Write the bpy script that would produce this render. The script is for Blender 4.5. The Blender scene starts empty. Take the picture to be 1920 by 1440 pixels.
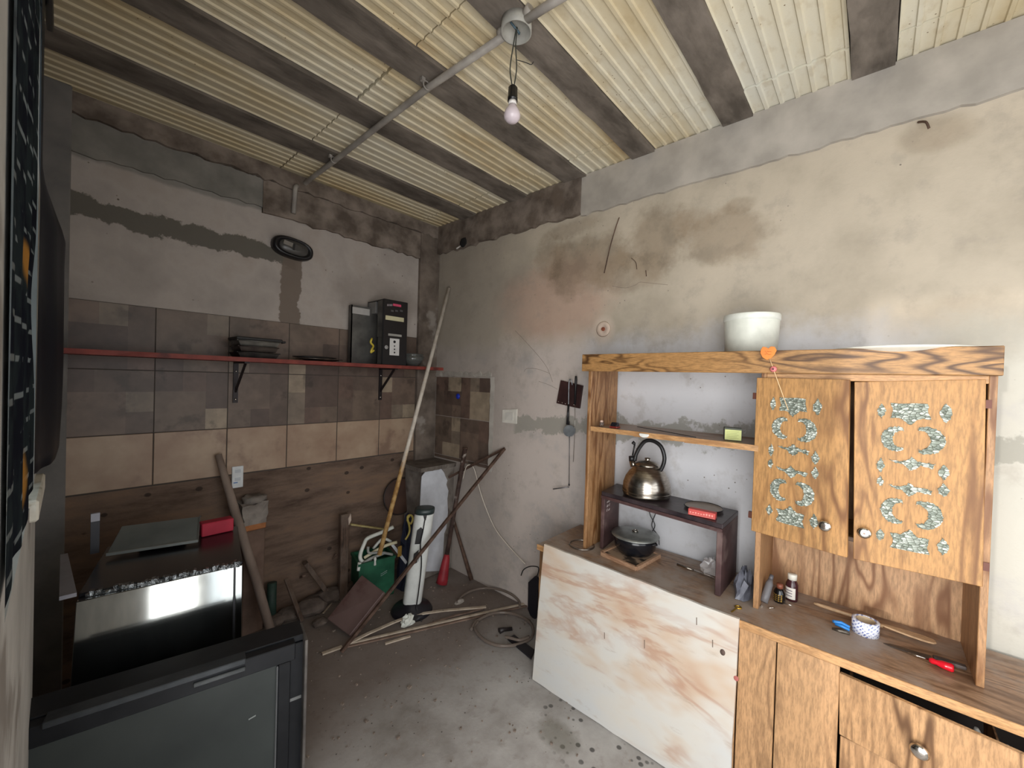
import bpy, bmesh, math, random
import numpy as np
from mathutils import Vector, Matrix

# ------------------------------------------------------------------ camera
sc = bpy.context.scene
COL = sc.collection
EYE = Vector((0.0, 0.0, 1.5)); FPX = 757.6
def _axes(yaw, pitch, roll):
    cy, sy = math.cos(yaw), math.sin(yaw)
    r = Vector((cy, -sy, 0)); f = Vector((sy*math.cos(pitch), cy*math.cos(pitch), math.sin(pitch)))
    d = f.cross(r); c, s = math.cos(roll), math.sin(roll)
    return c*r+s*d, -s*r+c*d, f
AR, AD, AF = _axes(math.radians(48.1753), math.radians(-.6926), math.radians(-1.7488))
cam_d = bpy.data.cameras.new('camera'); cam = bpy.data.objects.new('camera', cam_d); COL.objects.link(cam)
cam_d.sensor_width = 36; cam_d.lens = FPX/1920*36; cam_d.clip_start = .02
m3 = Matrix((AR, -AD, -AF)).transposed()
cam.matrix_world = Matrix.Translation(EYE) @ m3.to_4x4()
sc.camera = cam

# ------------------------------------------------------------------ light
w = bpy.data.worlds.new('sky'); sc.world = w; w.use_nodes = True
bg = w.node_tree.nodes['Background']; bg.inputs[0].default_value = (.80, .90, 1, 1); bg.inputs[1].default_value = 1.2
def daylight(name, loc, aim, sx, sy, watts, color):
    d = bpy.data.lights.new(name, 'AREA'); o = bpy.data.objects.new(name, d); COL.objects.link(o)
    d.shape = 'RECTANGLE'; d.size = sx; d.size_y = sy; d.energy = watts; d.color = color
    o.location = loc; o.rotation_euler = Vector(aim).to_track_quat('-Z', 'Y').to_euler(); return o
daylight('daylight_side_door', (-.075, -.33, 1.10), (1, .04, .02), 1.48, 2.05, 48, (1, .985, .965))
daylight('daylight_front_window', (1.0, -1.20, 1.35), (0, 1, 0), 1.9, 1.58, 12, (1, .985, .96))
sun = bpy.data.lights.new('low_sun', 'SUN'); suno = bpy.data.objects.new('low_sun', sun); COL.objects.link(suno)
sun.energy = .95; sun.angle = math.radians(1.6); sun.color = (1, .96, .92)
suno.rotation_euler = Vector((1.95, -.36, -.27)).to_track_quat('-Z', 'Y').to_euler()
sc.view_settings.view_transform = 'Standard'; sc.view_settings.look = 'None'
sc.view_settings.gamma = 1; sc.view_settings.use_curve_mapping = False
sc.view_settings.exposure = 0.1
sc.cycles.max_bounces = 8; sc.cycles.diffuse_bounces = 5; sc.cycles.sample_clamp_indirect = 6
sc.cycles.use_denoising = True

# ------------------------------------------------------------------ points
def ray(x, y): return AR*((x-960)/FPX) + AD*((y-720)/FPX) + AF
def P(x, y, X=None, Y=None, Z=None):
    d = ray(x, y)
    t = (X-EYE.x)/d.x if X is not None else (Y-EYE.y)/d.y if Y is not None else (Z-EYE.z)/d.z
    return EYE + d*t
def V(*a): return Vector(a)

# ------------------------------------------------------------------ materials
def lin(c):
    if isinstance(c, (int, float)): c = (c, c, c)
    o = []
    for v in c[:3]:
        v = v/255; o.append(v/12.92 if v <= .04045 else ((v+.055)/1.055)**2.4)
    return (*o, 1)
class G:
    def __init__(s, name, rough=.7, metal=0., spec=.5):
        s.m = bpy.data.materials.new(name); s.m.use_nodes = True; s.t = s.m.node_tree; s.n = s.t.nodes
        s.b = s.n['Principled BSDF']; s.b.inputs['Roughness'].default_value = rough; s.b.inputs['Metallic'].default_value = metal
        s.b.inputs['Specular IOR Level'].default_value = spec
        s.tc = s.n.new('ShaderNodeTexCoord'); s.pos = s.tc.outputs['Object']
    def put(s, sock, v):
        if isinstance(v, bpy.types.NodeSocket): s.t.links.new(v, sock)
        else: sock.default_value = v
    def math(s, op, a, b=0., c=None, clamp=False):
        n = s.n.new('ShaderNodeMath'); n.operation = op; n.use_clamp = clamp
        s.put(n.inputs[0], a); s.put(n.inputs[1], b)
        if c is not None: s.put(n.inputs[2], c)
        return n.outputs[0]
    def xyz(s, v=None):
        n = s.n.new('ShaderNodeSeparateXYZ'); s.put(n.inputs[0], v or s.pos); return n.outputs
    def scale(s, sc_, rot=(0, 0, 0), v=None, loc=(0, 0, 0)):
        n = s.n.new('ShaderNodeMapping'); s.put(n.inputs[0], v or s.pos); n.inputs['Scale'].default_value = sc_
        n.inputs['Rotation'].default_value = rot; n.inputs['Location'].default_value = loc; return n.outputs[0]
    def noise(s, k, v=None, detail=4, rough=.55, dist=0.):
        n = s.n.new('ShaderNodeTexNoise'); s.put(n.inputs['Vector'], v or s.pos); n.inputs['Scale'].default_value = k
        n.inputs['Detail'].default_value = detail; n.inputs['Roughness'].default_value = rough; n.inputs['Distortion'].default_value = dist
        return n.outputs['Fac']
    def voro(s, k, v=None, feat='F1'):
        n = s.n.new('ShaderNodeTexVoronoi'); n.feature = feat; s.put(n.inputs['Vector'], v or s.pos); n.inputs['Scale'].default_value = k
        return n.outputs
    def ss(s, x, a, b):
        n = s.n.new('ShaderNodeMapRange'); n.interpolation_type = 'SMOOTHSTEP'
        s.put(n.inputs[0], x); n.inputs[1].default_value = a; n.inputs[2].default_value = b; return n.outputs[0]
    def mix(s, f, a, b, mode='MIX'):
        n = s.n.new('ShaderNodeMix'); n.data_type = 'RGBA'; n.blend_type = mode
        s.put(n.inputs[0], f); s.put(n.inputs[6], a); s.put(n.inputs[7], b); return n.outputs[2]
    def ramp(s, f, stops):
        n = s.n.new('ShaderNodeValToRGB'); s.put(n.inputs[0], f); e = n.color_ramp.elements
        while len(e) < len(stops): e.new(.5)
        for q, (p, c) in zip(e, stops): q.position = p; q.color = c
        return n.outputs[0]
    def bump(s, h, k=.3, d=.01):
        n = s.n.new('ShaderNodeBump'); s.put(n.inputs['Height'], h); n.inputs['Strength'].default_value = k; n.inputs['Distance'].default_value = d
        s.t.links.new(n.outputs[0], s.b.inputs['Normal'])
    def col(s, c): s.put(s.b.inputs['Base Color'], c)
    def blob(s, y, z, cy, cz, ry, rz, nz, amp):   # soft-edged patch: 1 inside, 0 outside
        a = s.math('POWER', s.math('DIVIDE', s.math('SUBTRACT', y, cy), ry), 2.)
        b = s.math('POWER', s.math('DIVIDE', s.math('SUBTRACT', z, cz), rz), 2.)
        d = s.math('ADD', s.math('ADD', a, b), s.math('MULTIPLY', nz, amp))
        return s.ss(d, 1.55, .3)

MATS = {}
def mott(name, c1, c2, k=8, rough=.7, metal=0., bump=.15, stretch=None, spec=.4, detail=5, lo=.35, hi=.65, c3=None):
    if name in MATS: return MATS[name]
    g = G(name, rough, metal, spec); v = g.scale(stretch) if stretch else None
    f = g.noise(k, v, detail); st = [(lo, lin(c1)), (hi, lin(c2))]
    c = g.ramp(f, st)
    if c3: c = g.mix(g.ss(g.noise(k*.7, g.scale((1, 1, 1), loc=(3, 7, 5)), 5), .55, .68), c, lin(c3))
    g.col(c)
    if bump: g.bump(g.noise(k*4, v, 3), bump, .004)
    MATS[name] = g.m; return g.m
def wood(name, light, dark, axis='Z', freq=7., k=1.0, rough=.5, streak=.5, dust=None, spec=.35, seed=0):
    if name in MATS: return MATS[name]
    g = G(name, rough, 0, spec); s = {'X': (.16, 1, 1), 'Y': (1, .16, 1), 'Z': (1, 1, .16)}[axis]
    v = g.scale(tuple(q*k for q in s), loc=(seed*1.7, seed*2.3, seed*.9))
    n = g.noise(4.2, v, 3, .5, .4)
    ring = g.math('SINE', g.math('MULTIPLY', n, freq*13.))
    ring = g.math('POWER', g.math('MULTIPLY_ADD', ring, .5, .5), 2.2)
    fine = g.noise(130, v, 4, .65); band = g.noise(4.5, g.scale(tuple(q*k for q in s), loc=(9+seed, 4, 2)), 2)
    c = g.mix(g.ss(fine, .35, .7), lin(light), lin(tuple(a*.80 for a in light)))
    c = g.mix(g.math('MULTIPLY', g.math('MULTIPLY', ring, min(1., streak*1.35)), g.ss(band, .34, .60)), c, lin(dark))
    if dust: c = g.mix(g.ss(g.noise(3.5, None, 5, .65), .38, .62), c, lin(dust))
    g.col(c); g.bump(fine, .06, .002); MATS[name] = g.m; return g.m
def plain(name, c, rough=.5, metal=0., spec=.5):
    if name in MATS: return MATS[name]
    g = G(name, rough, metal, spec); n = g.noise(14, None, 4)
    c2 = tuple(max(0, v*.93) for v in c)
    g.col(g.ramp(n, [(.35, lin(c2)), (.6, lin(c))])); MATS[name] = g.m; return g.m

# ------------------------------------------------------------------ mesh builder
class MB:
    def __init__(s): s.b = bmesh.new(); s.mi = 0
    def _f(s, vs, smooth=False):
        try:
            f = s.b.faces.new(vs); f.material_index = s.mi; f.smooth = smooth; return f
        except ValueError: return None
    def hexa(s, p):   # 8 corners, bottom ring then top ring
        v = [s.b.verts.new(q) for q in p]
        for i in ((3, 2, 1, 0), (4, 5, 6, 7), (0, 1, 5, 4), (1, 2, 6, 5), (2, 3, 7, 6), (3, 0, 4, 7)): s._f([v[j] for j in i])
        return s
    def box(s, x0, y0, z0, x1, y1, z1):
        x0, x1 = sorted((x0, x1)); y0, y1 = sorted((y0, y1)); z0, z1 = sorted((z0, z1))
        return s.hexa([(x0, y0, z0), (x1, y0, z0), (x1, y1, z0), (x0, y1, z0), (x0, y0, z1), (x1, y0, z1), (x1, y1, z1), (x0, y1, z1)])
    def obox(s, o, a, b, c):   # corner + three edge vectors
        o, a, b, c = map(Vector, (o, a, b, c))
        if a.cross(b).dot(c) < 0: a, b = b, a
        return s.hexa([o, o+a, o+a+b, o+b, o+c, o+a+c, o+a+b+c, o+b+c])
    def bar(s, p, q, wd, th, up=(0, 0, 1)):
        p, q = Vector(p), Vector(q); d = q-p; u = Vector(up); x = d.cross(u)
        if x.length < 1e-6: x = d.cross(Vector((1, 0, 0)))
        x.normalize(); u = x.cross(d).normalized()
        return s.obox(p-x*wd/2-u*th/2, x*wd, u*th, d)
    def tube(s, pts, r, n=8, caps=True):
        pts = [Vector(p) for p in pts]; rs = r if isinstance(r, (list, tuple)) else [r]*len(pts)
        t0 = (pts[1]-pts[0]).normalized(); u = t0.orthogonal().normalized(); rings = []
        for i, p in enumerate(pts):
            t = (pts[min(i+1, len(pts)-1)]-pts[max(i-1, 0)]).normalized()
            u = (u-t*u.dot(t))
            u = u.normalized() if u.length > 1e-6 else t.orthogonal().normalized()
            w_ = t.cross(u)
            rings.append([s.b.verts.new(p+(u*math.cos(6.28318*k/n)+w_*math.sin(6.28318*k/n))*rs[i]) for k in range(n)])
        for a, b in zip(rings, rings[1:]):
            for k in range(n): s._f([a[k], a[(k+1) % n], b[(k+1) % n], b[k]], True)
        if caps: s._f(rings[0][::-1]); s._f(rings[-1])
        return s
    def lathe(s, prof, o=(0, 0, 0), n=28, ax=(0, 0, 1), sq=1.):
        o = Vector(o); q = Vector((0, 0, 1)).rotation_difference(Vector(ax).normalized()); rings = []
        for r, z in prof:
            if r < 1e-6: rings.append([s.b.verts.new(o+q @ Vector((0, 0, z)))]); continue
            rings.append([s.b.verts.new(o+q @ Vector((r*math.cos(6.28318*k/n), r*sq*math.sin(6.28318*k/n), z))) for k in range(n)])
        for a, b in zip(rings, rings[1:]):
            for k in range(n):
                k2 = (k+1) % n
                if len(a) == 1 and len(b) == 1: continue
                if len(a) == 1: s._f([a[0], b[k2], b[k]], True)
                elif len(b) == 1: s._f([a[k], a[k2], b[0]], True)
                else: s._f([a[k], a[k2], b[k2], b[k]], True)
        if len(rings[0]) > 1: s._f(rings[0][::-1])
        if len(rings[-1]) > 1: s._f(rings[-1])
        return s
    def torus(s, o, R, r, ax=(0, 0, 1), n=32, m=8, a0=0, a1=6.28318, sq=1.):
        q = Vector((0, 0, 1)).rotation_difference(Vector(ax).normalized()); full = abs(a1-a0) > 6.28
        pts = [Vector(o)+q @ Vector((R*math.cos(a0+(a1-a0)*k/n), R*sq*math.sin(a0+(a1-a0)*k/n), 0)) for k in range(n+1)]
        return s.tube(pts, r, m, not full)
    def prism(s, poly, off):   # polygon points (3-D), extruded by vector
        off = Vector(off); a = [s.b.verts.new(Vector(p)) for p in poly]; c = [s.b.verts.new(Vector(p)+off) for p in poly]
        s._f(a[::-1]); s._f(c); n = len(a)
        for k in range(n): s._f([a[k], a[(k+1) % n], c[(k+1) % n], c[k]])
        return s
    def grid(s, fn, nu, nv, smooth=True):
        g = [[s.b.verts.new(fn(i/nu, j/nv)) for j in range(nv+1)] for i in range(nu+1)]
        for i in range(nu):
            for j in range(nv): s._f([g[i][j], g[i+1][j], g[i+1][j+1], g[i][j+1]], smooth)
        return s
    def bevel(s, w_=.003, seg=1, ang=.6):
        bmesh.ops.recalc_face_normals(s.b, faces=s.b.faces)
        ed = [e for e in s.b.edges if len(e.link_faces) == 2 and e.calc_face_angle(0) > ang]
        bmesh.ops.bevel(s.b, geom=ed, offset=w_, segments=seg, affect='EDGES', profile=.5, clamp_overlap=True)
        return s
    def rough(s, amp, seed=0):
        r = random.Random(seed)
        for v in s.b.verts: v.co += Vector((r.uniform(-1, 1), r.uniform(-1, 1), r.uniform(-1, 1)))*amp
        return s
def wpos(o):
    p = Vector((0, 0, 0))
    while o: p = p+o.location; o = o.parent
    return p
def obj(name, mb, mat, parent=None, label=None, fix=True):
    if fix: bmesh.ops.recalc_face_normals(mb.b, faces=mb.b.faces)
    if parent:
        off = wpos(parent)
        for v in mb.b.verts: v.co -= off
    me = bpy.data.meshes.new(name); mb.b.to_mesh(me); mb.b.free()
    for q in (mat if isinstance(mat, (list, tuple)) else [mat]): me.materials.append(q)
    o = bpy.data.objects.new(name, me); COL.objects.link(o); o.parent = parent
    if label: o['label'] = label
    return o
def tag(o, label, cat, group=None):
    o['label'] = label; o['category'] = cat
    if group: o['group'] = group
    return o
def thing(name, loc, label, cat, group=None):
    o = bpy.data.objects.new(name, None); o.empty_display_size = .05; COL.objects.link(o); o.location = loc
    return tag(o, label, cat, group)
def single(name, mb, mat, loc, label, cat, group=None):   # one-mesh thing with its origin at loc
    loc = Vector(loc)
    for v in mb.b.verts: v.co -= loc
    o = obj(name, mb, mat); o.location = loc
    return tag(o, label, cat, group)
def struct(name, mb=None, mat=None, label=None):
    if mb is None:
        o = bpy.data.objects.new(name, None); o.empty_display_size = .05; COL.objects.link(o)
    else: o = obj(name, mb, mat)
    o['kind'] = 'structure'
    if label: o['label'] = label
    return o
def arc(p, q, sag, n=12, up=(0, 0, -1)):
    p, q = Vector(p), Vector(q); u = Vector(up)
    return [p.lerp(q, k/n)+u*sag*4*(k/n)*(1-k/n) for k in range(n+1)]
def smooth(pts, n=6):   # Catmull-Rom through points
    pts = [Vector(p) for p in pts]; out = []; q = [pts[0]]+pts+[pts[-1]]
    for i in range(1, len(q)-2):
        for k in range(n):
            t = k/n; a, b, c, d = q[i-1], q[i], q[i+1], q[i+2]
            out.append(.5*((2*b)+(c-a)*t+(2*a-5*b+4*c-d)*t*t+(3*b-a-3*c+d)*t**3))
    return out+[pts[-1]]
RX, BY, CZ, FY, LX = 2.07, 2.72, 2.72, -1.15, -.04     # right wall, back wall, ceiling, front wall, left wall

# ------------------------------------------------------------------ setting materials
def mat_right():
    g = G('plaster_right', .85, 0, .2); x, y, z = g.xyz(); n1 = g.noise(2.2, None, 6, .6); n2 = g.noise(9, None, 5, .65); n3 = g.noise(3.2, g.scale((1, 1, 1), loc=(5, 5, 5)), 6, .65)
    nz = g.math('SUBTRACT', n3, .5); nf = g.math('SUBTRACT', n2, .5)
    c = g.ramp(n1, [(.3, lin((164, 154, 138))), (.5, lin((186, 175, 158))), (.7, lin((196, 184, 166)))])
    c = g.mix(g.math('MULTIPLY', g.blob(y, z, 1.55, 2.0, .45, .28, nz, 2.2), .55), c, lin((190, 152, 134)))      # pink skim coat
    low = g.ss(g.math('ADD', z, g.math('MULTIPLY', nz, .35)), 1.84, 1.66)
    c = g.mix(g.math('MULTIPLY', low, .8), c, g.mix(g.ss(g.math('ADD', y, g.math('MULTIPLY', nz, .5)), .95, 1.45), g.mix(g.ss(y, .0, -.25), lin((212, 214, 220)), lin((184, 183, 174))), lin((206, 194, 188))))                                                # bluish white lower coat, painted duller at the right to offset the sun
    c = g.mix(g.math('MULTIPLY', g.ss(n3, .52, .70), g.math('MULTIPLY', low, .6)), c, lin((170, 167, 166)))
    c = g.mix(g.math('MULTIPLY', g.ss(n2, .52, .72), .35), c, lin((150, 142, 132)))
    c = g.mix(g.math('MULTIPLY', g.ss(g.math('ADD', y, g.math('MULTIPLY', nz, .6)), 1.6, 2.1), .55), c, lin((136, 128, 120)))   # greyer and darker towards the corner
    for (cy, cz, ry, rz, a, k) in ((.86, 2.24, .17, .16, 3., .75), (.56, 2.2, .2, .11, 3., .7), (1.3, 2.2, .24, .17, 3., .75), (.7, 2.3, .1, .06, 3, .4), (1.58, 2.26, .1, .13, 3, .6), (.48, 2.33, .06, .035, 2, .5), (1.0, 2.1, .22, .1, 3, .55), (-.14, 2.42, .09, .06, 1.5, .5), (-.2, 1.72, .2, .12, 3, .35), (1.35, 2.43, .2, .05, 3, .5)):
        c = g.mix(g.math('MULTIPLY', g.blob(y, z, cy, cz, ry*1.1, rz*1.1, nz, a*1.5), k*.8), c, g.mix(g.ss(n2, .35, .65), lin((112, 98, 80)), lin((150, 132, 110))))
    # mortar band of the cable chase
    zc = g.math('MULTIPLY_ADD', y, -.055, 1.292)
    d = g.math('ABSOLUTE', g.math('SUBTRACT', z, zc))
    d = g.math('ADD', d, g.math('MULTIPLY', g.math('ADD', nf, g.math('MULTIPLY', nz, .7)), .26))
    ch = g.math('MULTIPLY', g.ss(d, .056, .034), g.ss(y, 1.84, 1.80))
    c = g.mix(g.math('MULTIPLY', ch, .75), c, lin((146, 144, 134)))
    c = g.mix(g.math('MULTIPLY', g.blob(y, z, 1.16, 1.80, .07, .08, nz, 1.5), .6), c, lin((214, 196, 180)))
    sp = g.voro(26)['Distance']; c = g.mix(g.math('MULTIPLY', g.ss(sp, .10, .05), g.ss(g.noise(4, None, 2), .55, .62)), c, lin((120, 112, 104)))
    g.col(c); g.bump(g.math('ADD', n2, g.noise(40, None, 3)), .25, .006); return g.m
def mat_back():
    g = G('plaster_back', .9, 0, .15); x, y, z = g.xyz(); n1 = g.noise(3, None, 6, .6); n2 = g.noise(8, None, 6, .68)
    nf = g.math('SUBTRACT', n2, .5); n3 = g.math('SUBTRACT', g.noise(3.5, g.scale((1, 1, 1), loc=(2, 8, 1)), 5, .6), .5)
    c = g.ramp(n1, [(.3, lin((150, 142, 136))), (.55, lin((172, 163, 156))), (.75, lin((158, 146, 136)))])
    up = g.ss(g.math('ADD', z, g.math('MULTIPLY', n3, .10)), 2.44, 2.46)
    c = g.mix(g.math('MULTIPLY', up, .8), c, lin((128, 126, 120)))
    # horizontal and vertical mortar chases
    zc = g.math('MULTIPLY_ADD', x, -.03, 2.235)
    d = g.math('ADD', g.math('ABSOLUTE', g.math('SUBTRACT', z, zc)), g.math('MULTIPLY', nf, .16))
    ch = g.math('MULTIPLY', g.ss(d, .058, .046), g.ss(x, 1.0, .96)); c = g.mix(g.math('MULTIPLY', ch, .9), c, lin((92, 88, 80)))
    d = g.math('ADD', g.math('ABSOLUTE', g.math('SUBTRACT', x, .95)), g.math('MULTIPLY', nf, .10))
    ch = g.math('MULTIPLY', g.ss(d, .062, .052), g.ss(z, 2.26, 2.23)); c = g.mix(g.math('MULTIPLY', ch, .9), c, lin((112, 100, 90)))
    c = g.mix(g.math('MULTIPLY', g.blob(x, z, 1.55, 2.05, .3, .2, n3, 3.), .3), c, lin((120, 108, 98)))
    # below the tiles: bare brown render with stains
    lo = g.ss(g.math('ADD', z, g.math('MULTIPLY', nf, .02)), .93, .918)
    st = g.noise(6, g.scale((.35, 1, 1.6)), 6, .7)
    b = g.ramp(st, [(.3, lin((74, 60, 52))), (.5, lin((112, 94, 82))), (.66, lin((128, 104, 86))), (.8, lin((92, 78, 70)))])
    c = g.mix(lo, c, b)
    ho = g.voro(7, g.scale((1, .2, 1.3)))['Distance']; c = g.mix(g.math('MULTIPLY', g.math('MULTIPLY', g.ss(ho, .13, .09), lo), .8), c, lin((52, 44, 40)))
    sp = g.voro(18)['Distance']; c = g.mix(g.math('MULTIPLY', g.ss(sp, .10, .05), g.ss(g.noise(5, None, 2), .56, .62)), c, lin((96, 86, 78)))
    g.col(c); g.bump(g.math('ADD', n2, g.noise(45, None, 3)), .3, .006); return g.m
def mat_floor():
    g = G('concrete_floor', .75, 0, .3); x, y, z = g.xyz(); n1 = g.noise(2.4, None, 7, .62); n2 = g.noise(14, None, 5, .65)
    nz = g.math('SUBTRACT', n1, .5)
    c = g.ramp(n1, [(.3, lin((132, 126, 120))), (.5, lin((164, 160, 156))), (.68, lin((186, 183, 179)))])
    c = g.mix(g.math('MULTIPLY', g.ss(n2, .52, .7), .4), c, lin((128, 118, 110)))
    far = g.ss(g.math('ADD', y, g.math('MULTIPLY', nz, 1.1)), 1.35, 1.85); c = g.mix(g.math('MULTIPLY', far, .75), c, lin((98, 82, 72)))
    dots = g.voro(22)['Distance']; area = g.blob(x, y, 1.5, .82, .16, .28, nz, 2.0)
    c = g.mix(g.math('MULTIPLY', g.math('MULTIPLY', g.ss(dots, .28, .18), area), .8), c, lin((52, 50, 48)))
    c = g.mix(g.math('MULTIPLY', g.blob(x, y, 1.42, .95, .07, .1, nz, 2.), .5), c, lin((92, 88, 72)))
    sp = g.voro(30)['Distance']; c = g.mix(g.math('MULTIPLY', g.ss(sp, .12, .07), g.ss(g.noise(3, None, 2), .5, .6)), c, lin((86, 80, 76)))
    g.col(c); g.bump(g.math('ADD', n2, g.noise(50, None, 3)), .2, .006); return g.m
M_RIGHT, M_BACK, M_FLOOR = mat_right(), mat_back(), mat_floor()
M_LEFT = mott('plaster_left', (158, 156, 152), (182, 180, 176), 5, .85, bump=.3, c3=(130, 124, 118))
M_BEAMD = mott('bare_concrete', (92, 82, 74), (138, 126, 116), 9, .95, bump=.6, spec=.15, c3=(106, 94, 84))
M_BEAML = mott('beam_plaster', (158, 152, 144), (182, 175, 166), 6, .9, bump=.3, spec=.2)
M_BEAMG = mott('beam_plaster_grey', (108, 106, 100), (136, 132, 125), 6, .9, bump=.3, spec=.2)
M_JOIST = mott('joist_concrete', (90, 83, 76), (130, 121, 112), 12, .95, bump=.5, spec=.15, stretch=(.4, 1, 1), c3=(112, 104, 96))
def mat_foam():
    g = G('foam_block', .8, 0, .2); x, y, z = g.xyz()
    n = g.noise(1.6, g.scale((.6, 1.5, 1)), 5, .6); n2 = g.noise(26, g.scale((.5, 1, 1)), 3)
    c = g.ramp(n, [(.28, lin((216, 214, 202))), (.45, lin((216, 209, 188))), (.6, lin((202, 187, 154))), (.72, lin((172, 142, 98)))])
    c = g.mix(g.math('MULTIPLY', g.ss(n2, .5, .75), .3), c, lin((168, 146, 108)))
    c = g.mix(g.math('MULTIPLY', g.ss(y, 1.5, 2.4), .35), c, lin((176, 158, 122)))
    vo = g.voro(38)['Distance']; c = g.mix(g.math('MULTIPLY', g.ss(vo, .12, .06), g.ss(g.noise(3, None, 2), .5, .62)), c, lin((120, 100, 72)))
    g.col(c); g.bump(g.noise(120, None, 2), .2, .003); return g.m
M_FOAM = mat_foam()

# ------------------------------------------------------------------ room shell
struct('floor', MB().box(-1.2, -4.5, -.12, 2.4, 2.95, 0), M_FLOOR)
def rag(edge, amp, step, seed):   # ragged polyline between two points along y or x
    r = random.Random(seed); (a, za), (b, zb) = edge; n = max(2, int(abs(b-a)/step)); out = []
    for k in range(n+1):
        t = k/n; out.append((a+(b-a)*t, za+(zb-za)*t+(r.uniform(-amp, amp) if 0 < k < n else 0)))
    return out
wr = struct('wall_right', MB().box(RX, FY-.2, -.1, RX+.15, BY+.2, CZ+.25), M_RIGHT)
wb = struct('wall_back', MB().box(-.3, BY, -.1, RX+.02, BY+.15, CZ+.25), M_BACK)
# ring beam under the ceiling, plastered and bare lengths
def beam_r(y0, y1, z0, zt, th, mat, seed, amp=.006):
    poly = [V(RX-th, a, b) for a, b in rag(((y0, z0), (y1, z0)), amp, .035, seed)]+[V(RX-th, y1, zt), V(RX-th, y0, zt)]
    o = obj('beam_face', MB().prism(poly, (th+.01, 0, 0)), mat, wr); return o
beam_r(FY, 1.33, 2.485, CZ, .018, M_BEAML, 3)
beam_r(1.33, BY, 2.50, CZ, .03, M_BEAMD, 4, .012)
def beam_b(x0, x1, z0, zt, th, mat, seed, amp=.01):
    poly = [V(a, BY-th, b) for a, b in rag(((x0, z0), (x1, z0)), amp, .04, seed)]+[V(x1, BY-th, zt), V(x0, BY-th, zt)]
    return obj('beam_face', MB().prism(poly, (0, th+.01, 0)), mat, wb)
beam_b(.78, 1.9, 2.435, 2.63, .02, M_BEAMD, 5)
beam_b(-.1, .78, 2.465, 2.63, .014, M_BEAMG, 6)
beam_b(-.1, RX, 2.63, CZ, .035, M_BEAMD, 7, .012)
# corner column, bare concrete above and skimmed below
o = MB().box(1.885, BY-.03, 0, RX, BY+.02, CZ).bevel(.004); obj('corner_column', o, mott('column_concrete', (86, 76, 68), (124, 112, 102), 7, .95, bump=.5, c3=(146, 138, 130)), wb)
# ceramic tiles: plain lower course, patchwork print on the upper two
PT = [mott('tile_print_%d' % i, tuple(v*.84 for v in c), c, 12, .45, bump=.05, spec=.4, c3=tuple(v*.72 for v in c)) for i, c in enumerate(((104, 88, 78), (118, 100, 88), (130, 116, 102), (108, 88, 78), (94, 78, 70), (158, 142, 122), (112, 96, 84)))]
PLAINT = mott('tile_plain', (150, 124, 104), (170, 148, 126), 6, .45, bump=.05, spec=.4, c3=(134, 110, 94))
LAY = [[(0, .67, .36, 1), (.36, .67, .68, 1), (.68, .36, 1, 1), (0, 0, .68, .67), (.68, 0, 1, .36)],
       [(0, .66, .68, 1), (.68, .66, 1, 1), (0, .34, .33, .66), (.33, 0, 1, .66), (0, 0, .33, .34)],
       [(0, .5, .34, 1), (.34, .68, 1, 1), (.34, .0, 1, .68), (0, 0, .34, .5)],
       [(0, 0, .5, .35), (.5, 0, 1, .35), (0, .35, .34, 1), (.34, .35, 1, .7), (.34, .7, .68, 1), (.68, .7, 1, 1)]]
def tile(parent, o, u, v, nrm, patch, rnd, th=.006):
    o, u, v, nrm = Vector(o), Vector(u), Vector(v), Vector(nrm)
    m = MB(); m.prism([o, o+u, o+u+v, o+v], nrm*th); m.mi = 0
    bmesh.ops.recalc_face_normals(m.b, faces=m.b.faces)
    top = max(m.b.faces, key=lambda f: f.calc_center_median().dot(nrm)); 
    if patch:
        bmesh.ops.delete(m.b, geom=[top], context='FACES_ONLY')
        fu, fv = rnd.random() < .5, rnd.random() < .5; used = None
        for a, b, c, d in rnd.choice(LAY):
            if fu: a, c = 1-c, 1-a
            if fv: b, d = 1-d, 1-b
            i = rnd.choice([q for q in range(len(PT)) if q != used]); used = i
            m.mi = i; q = [m.b.verts.new(o+nrm*th+u*s_+v*t_) for s_, t_ in ((a, b), (c, b), (c, d), (a, d))]; m._f(q)
        for f in m.b.faces:
            f.normal_update()
        ob = obj('tile', m, PT, parent, fix=False)
    else: ob = obj('tile', m.bevel(.0015), PLAINT, parent)
    return ob
obj('grout', MB().box(-.12, BY-.003, .90, 1.884, BY+.01, 1.806), plain('grout_dark', (74, 66, 60), .9), wb)
rnd = random.Random(11); gp = .0025
cols = [-.12, .003, .318, .631, .945, 1.26, 1.575, 1.883]
rows = [(.905, 1.1725, 0), (1.1725, 1.4875, 1), (1.4875, 1.806, 1)]
for z0, z1, pt in rows:
    for a, b in zip(cols, cols[1:]):
        tile(wb, (a+gp, BY+.001, z0+gp), (b-a-2*gp, 0, 0), (0, 0, z1-z0-2*gp), (0, -1, 0), pt, rnd)
for (y0, y1) in ((2.055, 2.37), (2.37, 2.685)):
    for z0, z1 in ((.845, .872), (.872, 1.187), (1.187, 1.502)):
        tile(wr, (RX+.001, y1-gp, z0+gp), (0, -(y1-y0-2*gp), 0), (0, 0, z1-z0-2*gp), (-1, 0, 0), 1, rnd)
M_CRK = plain('crack_dark', (146, 132, 120), .9)
for L in (((966, 620), (985, 640), (1010, 668), (1026, 690), (1036, 716)), ((983, 697), (988, 691), (1008, 692), (1030, 700)), ((1148, 536), (1172, 540), (1192, 534), (1200, 529), (1222, 531), (1252, 534)), ((1010, 715), (1030, 722), (1045, 730))):
    obj('crack', MB().tube(smooth([P(x, y, X=RX-.0002) for x, y in L], 4), .0011, 5), M_CRK, wr)
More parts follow.
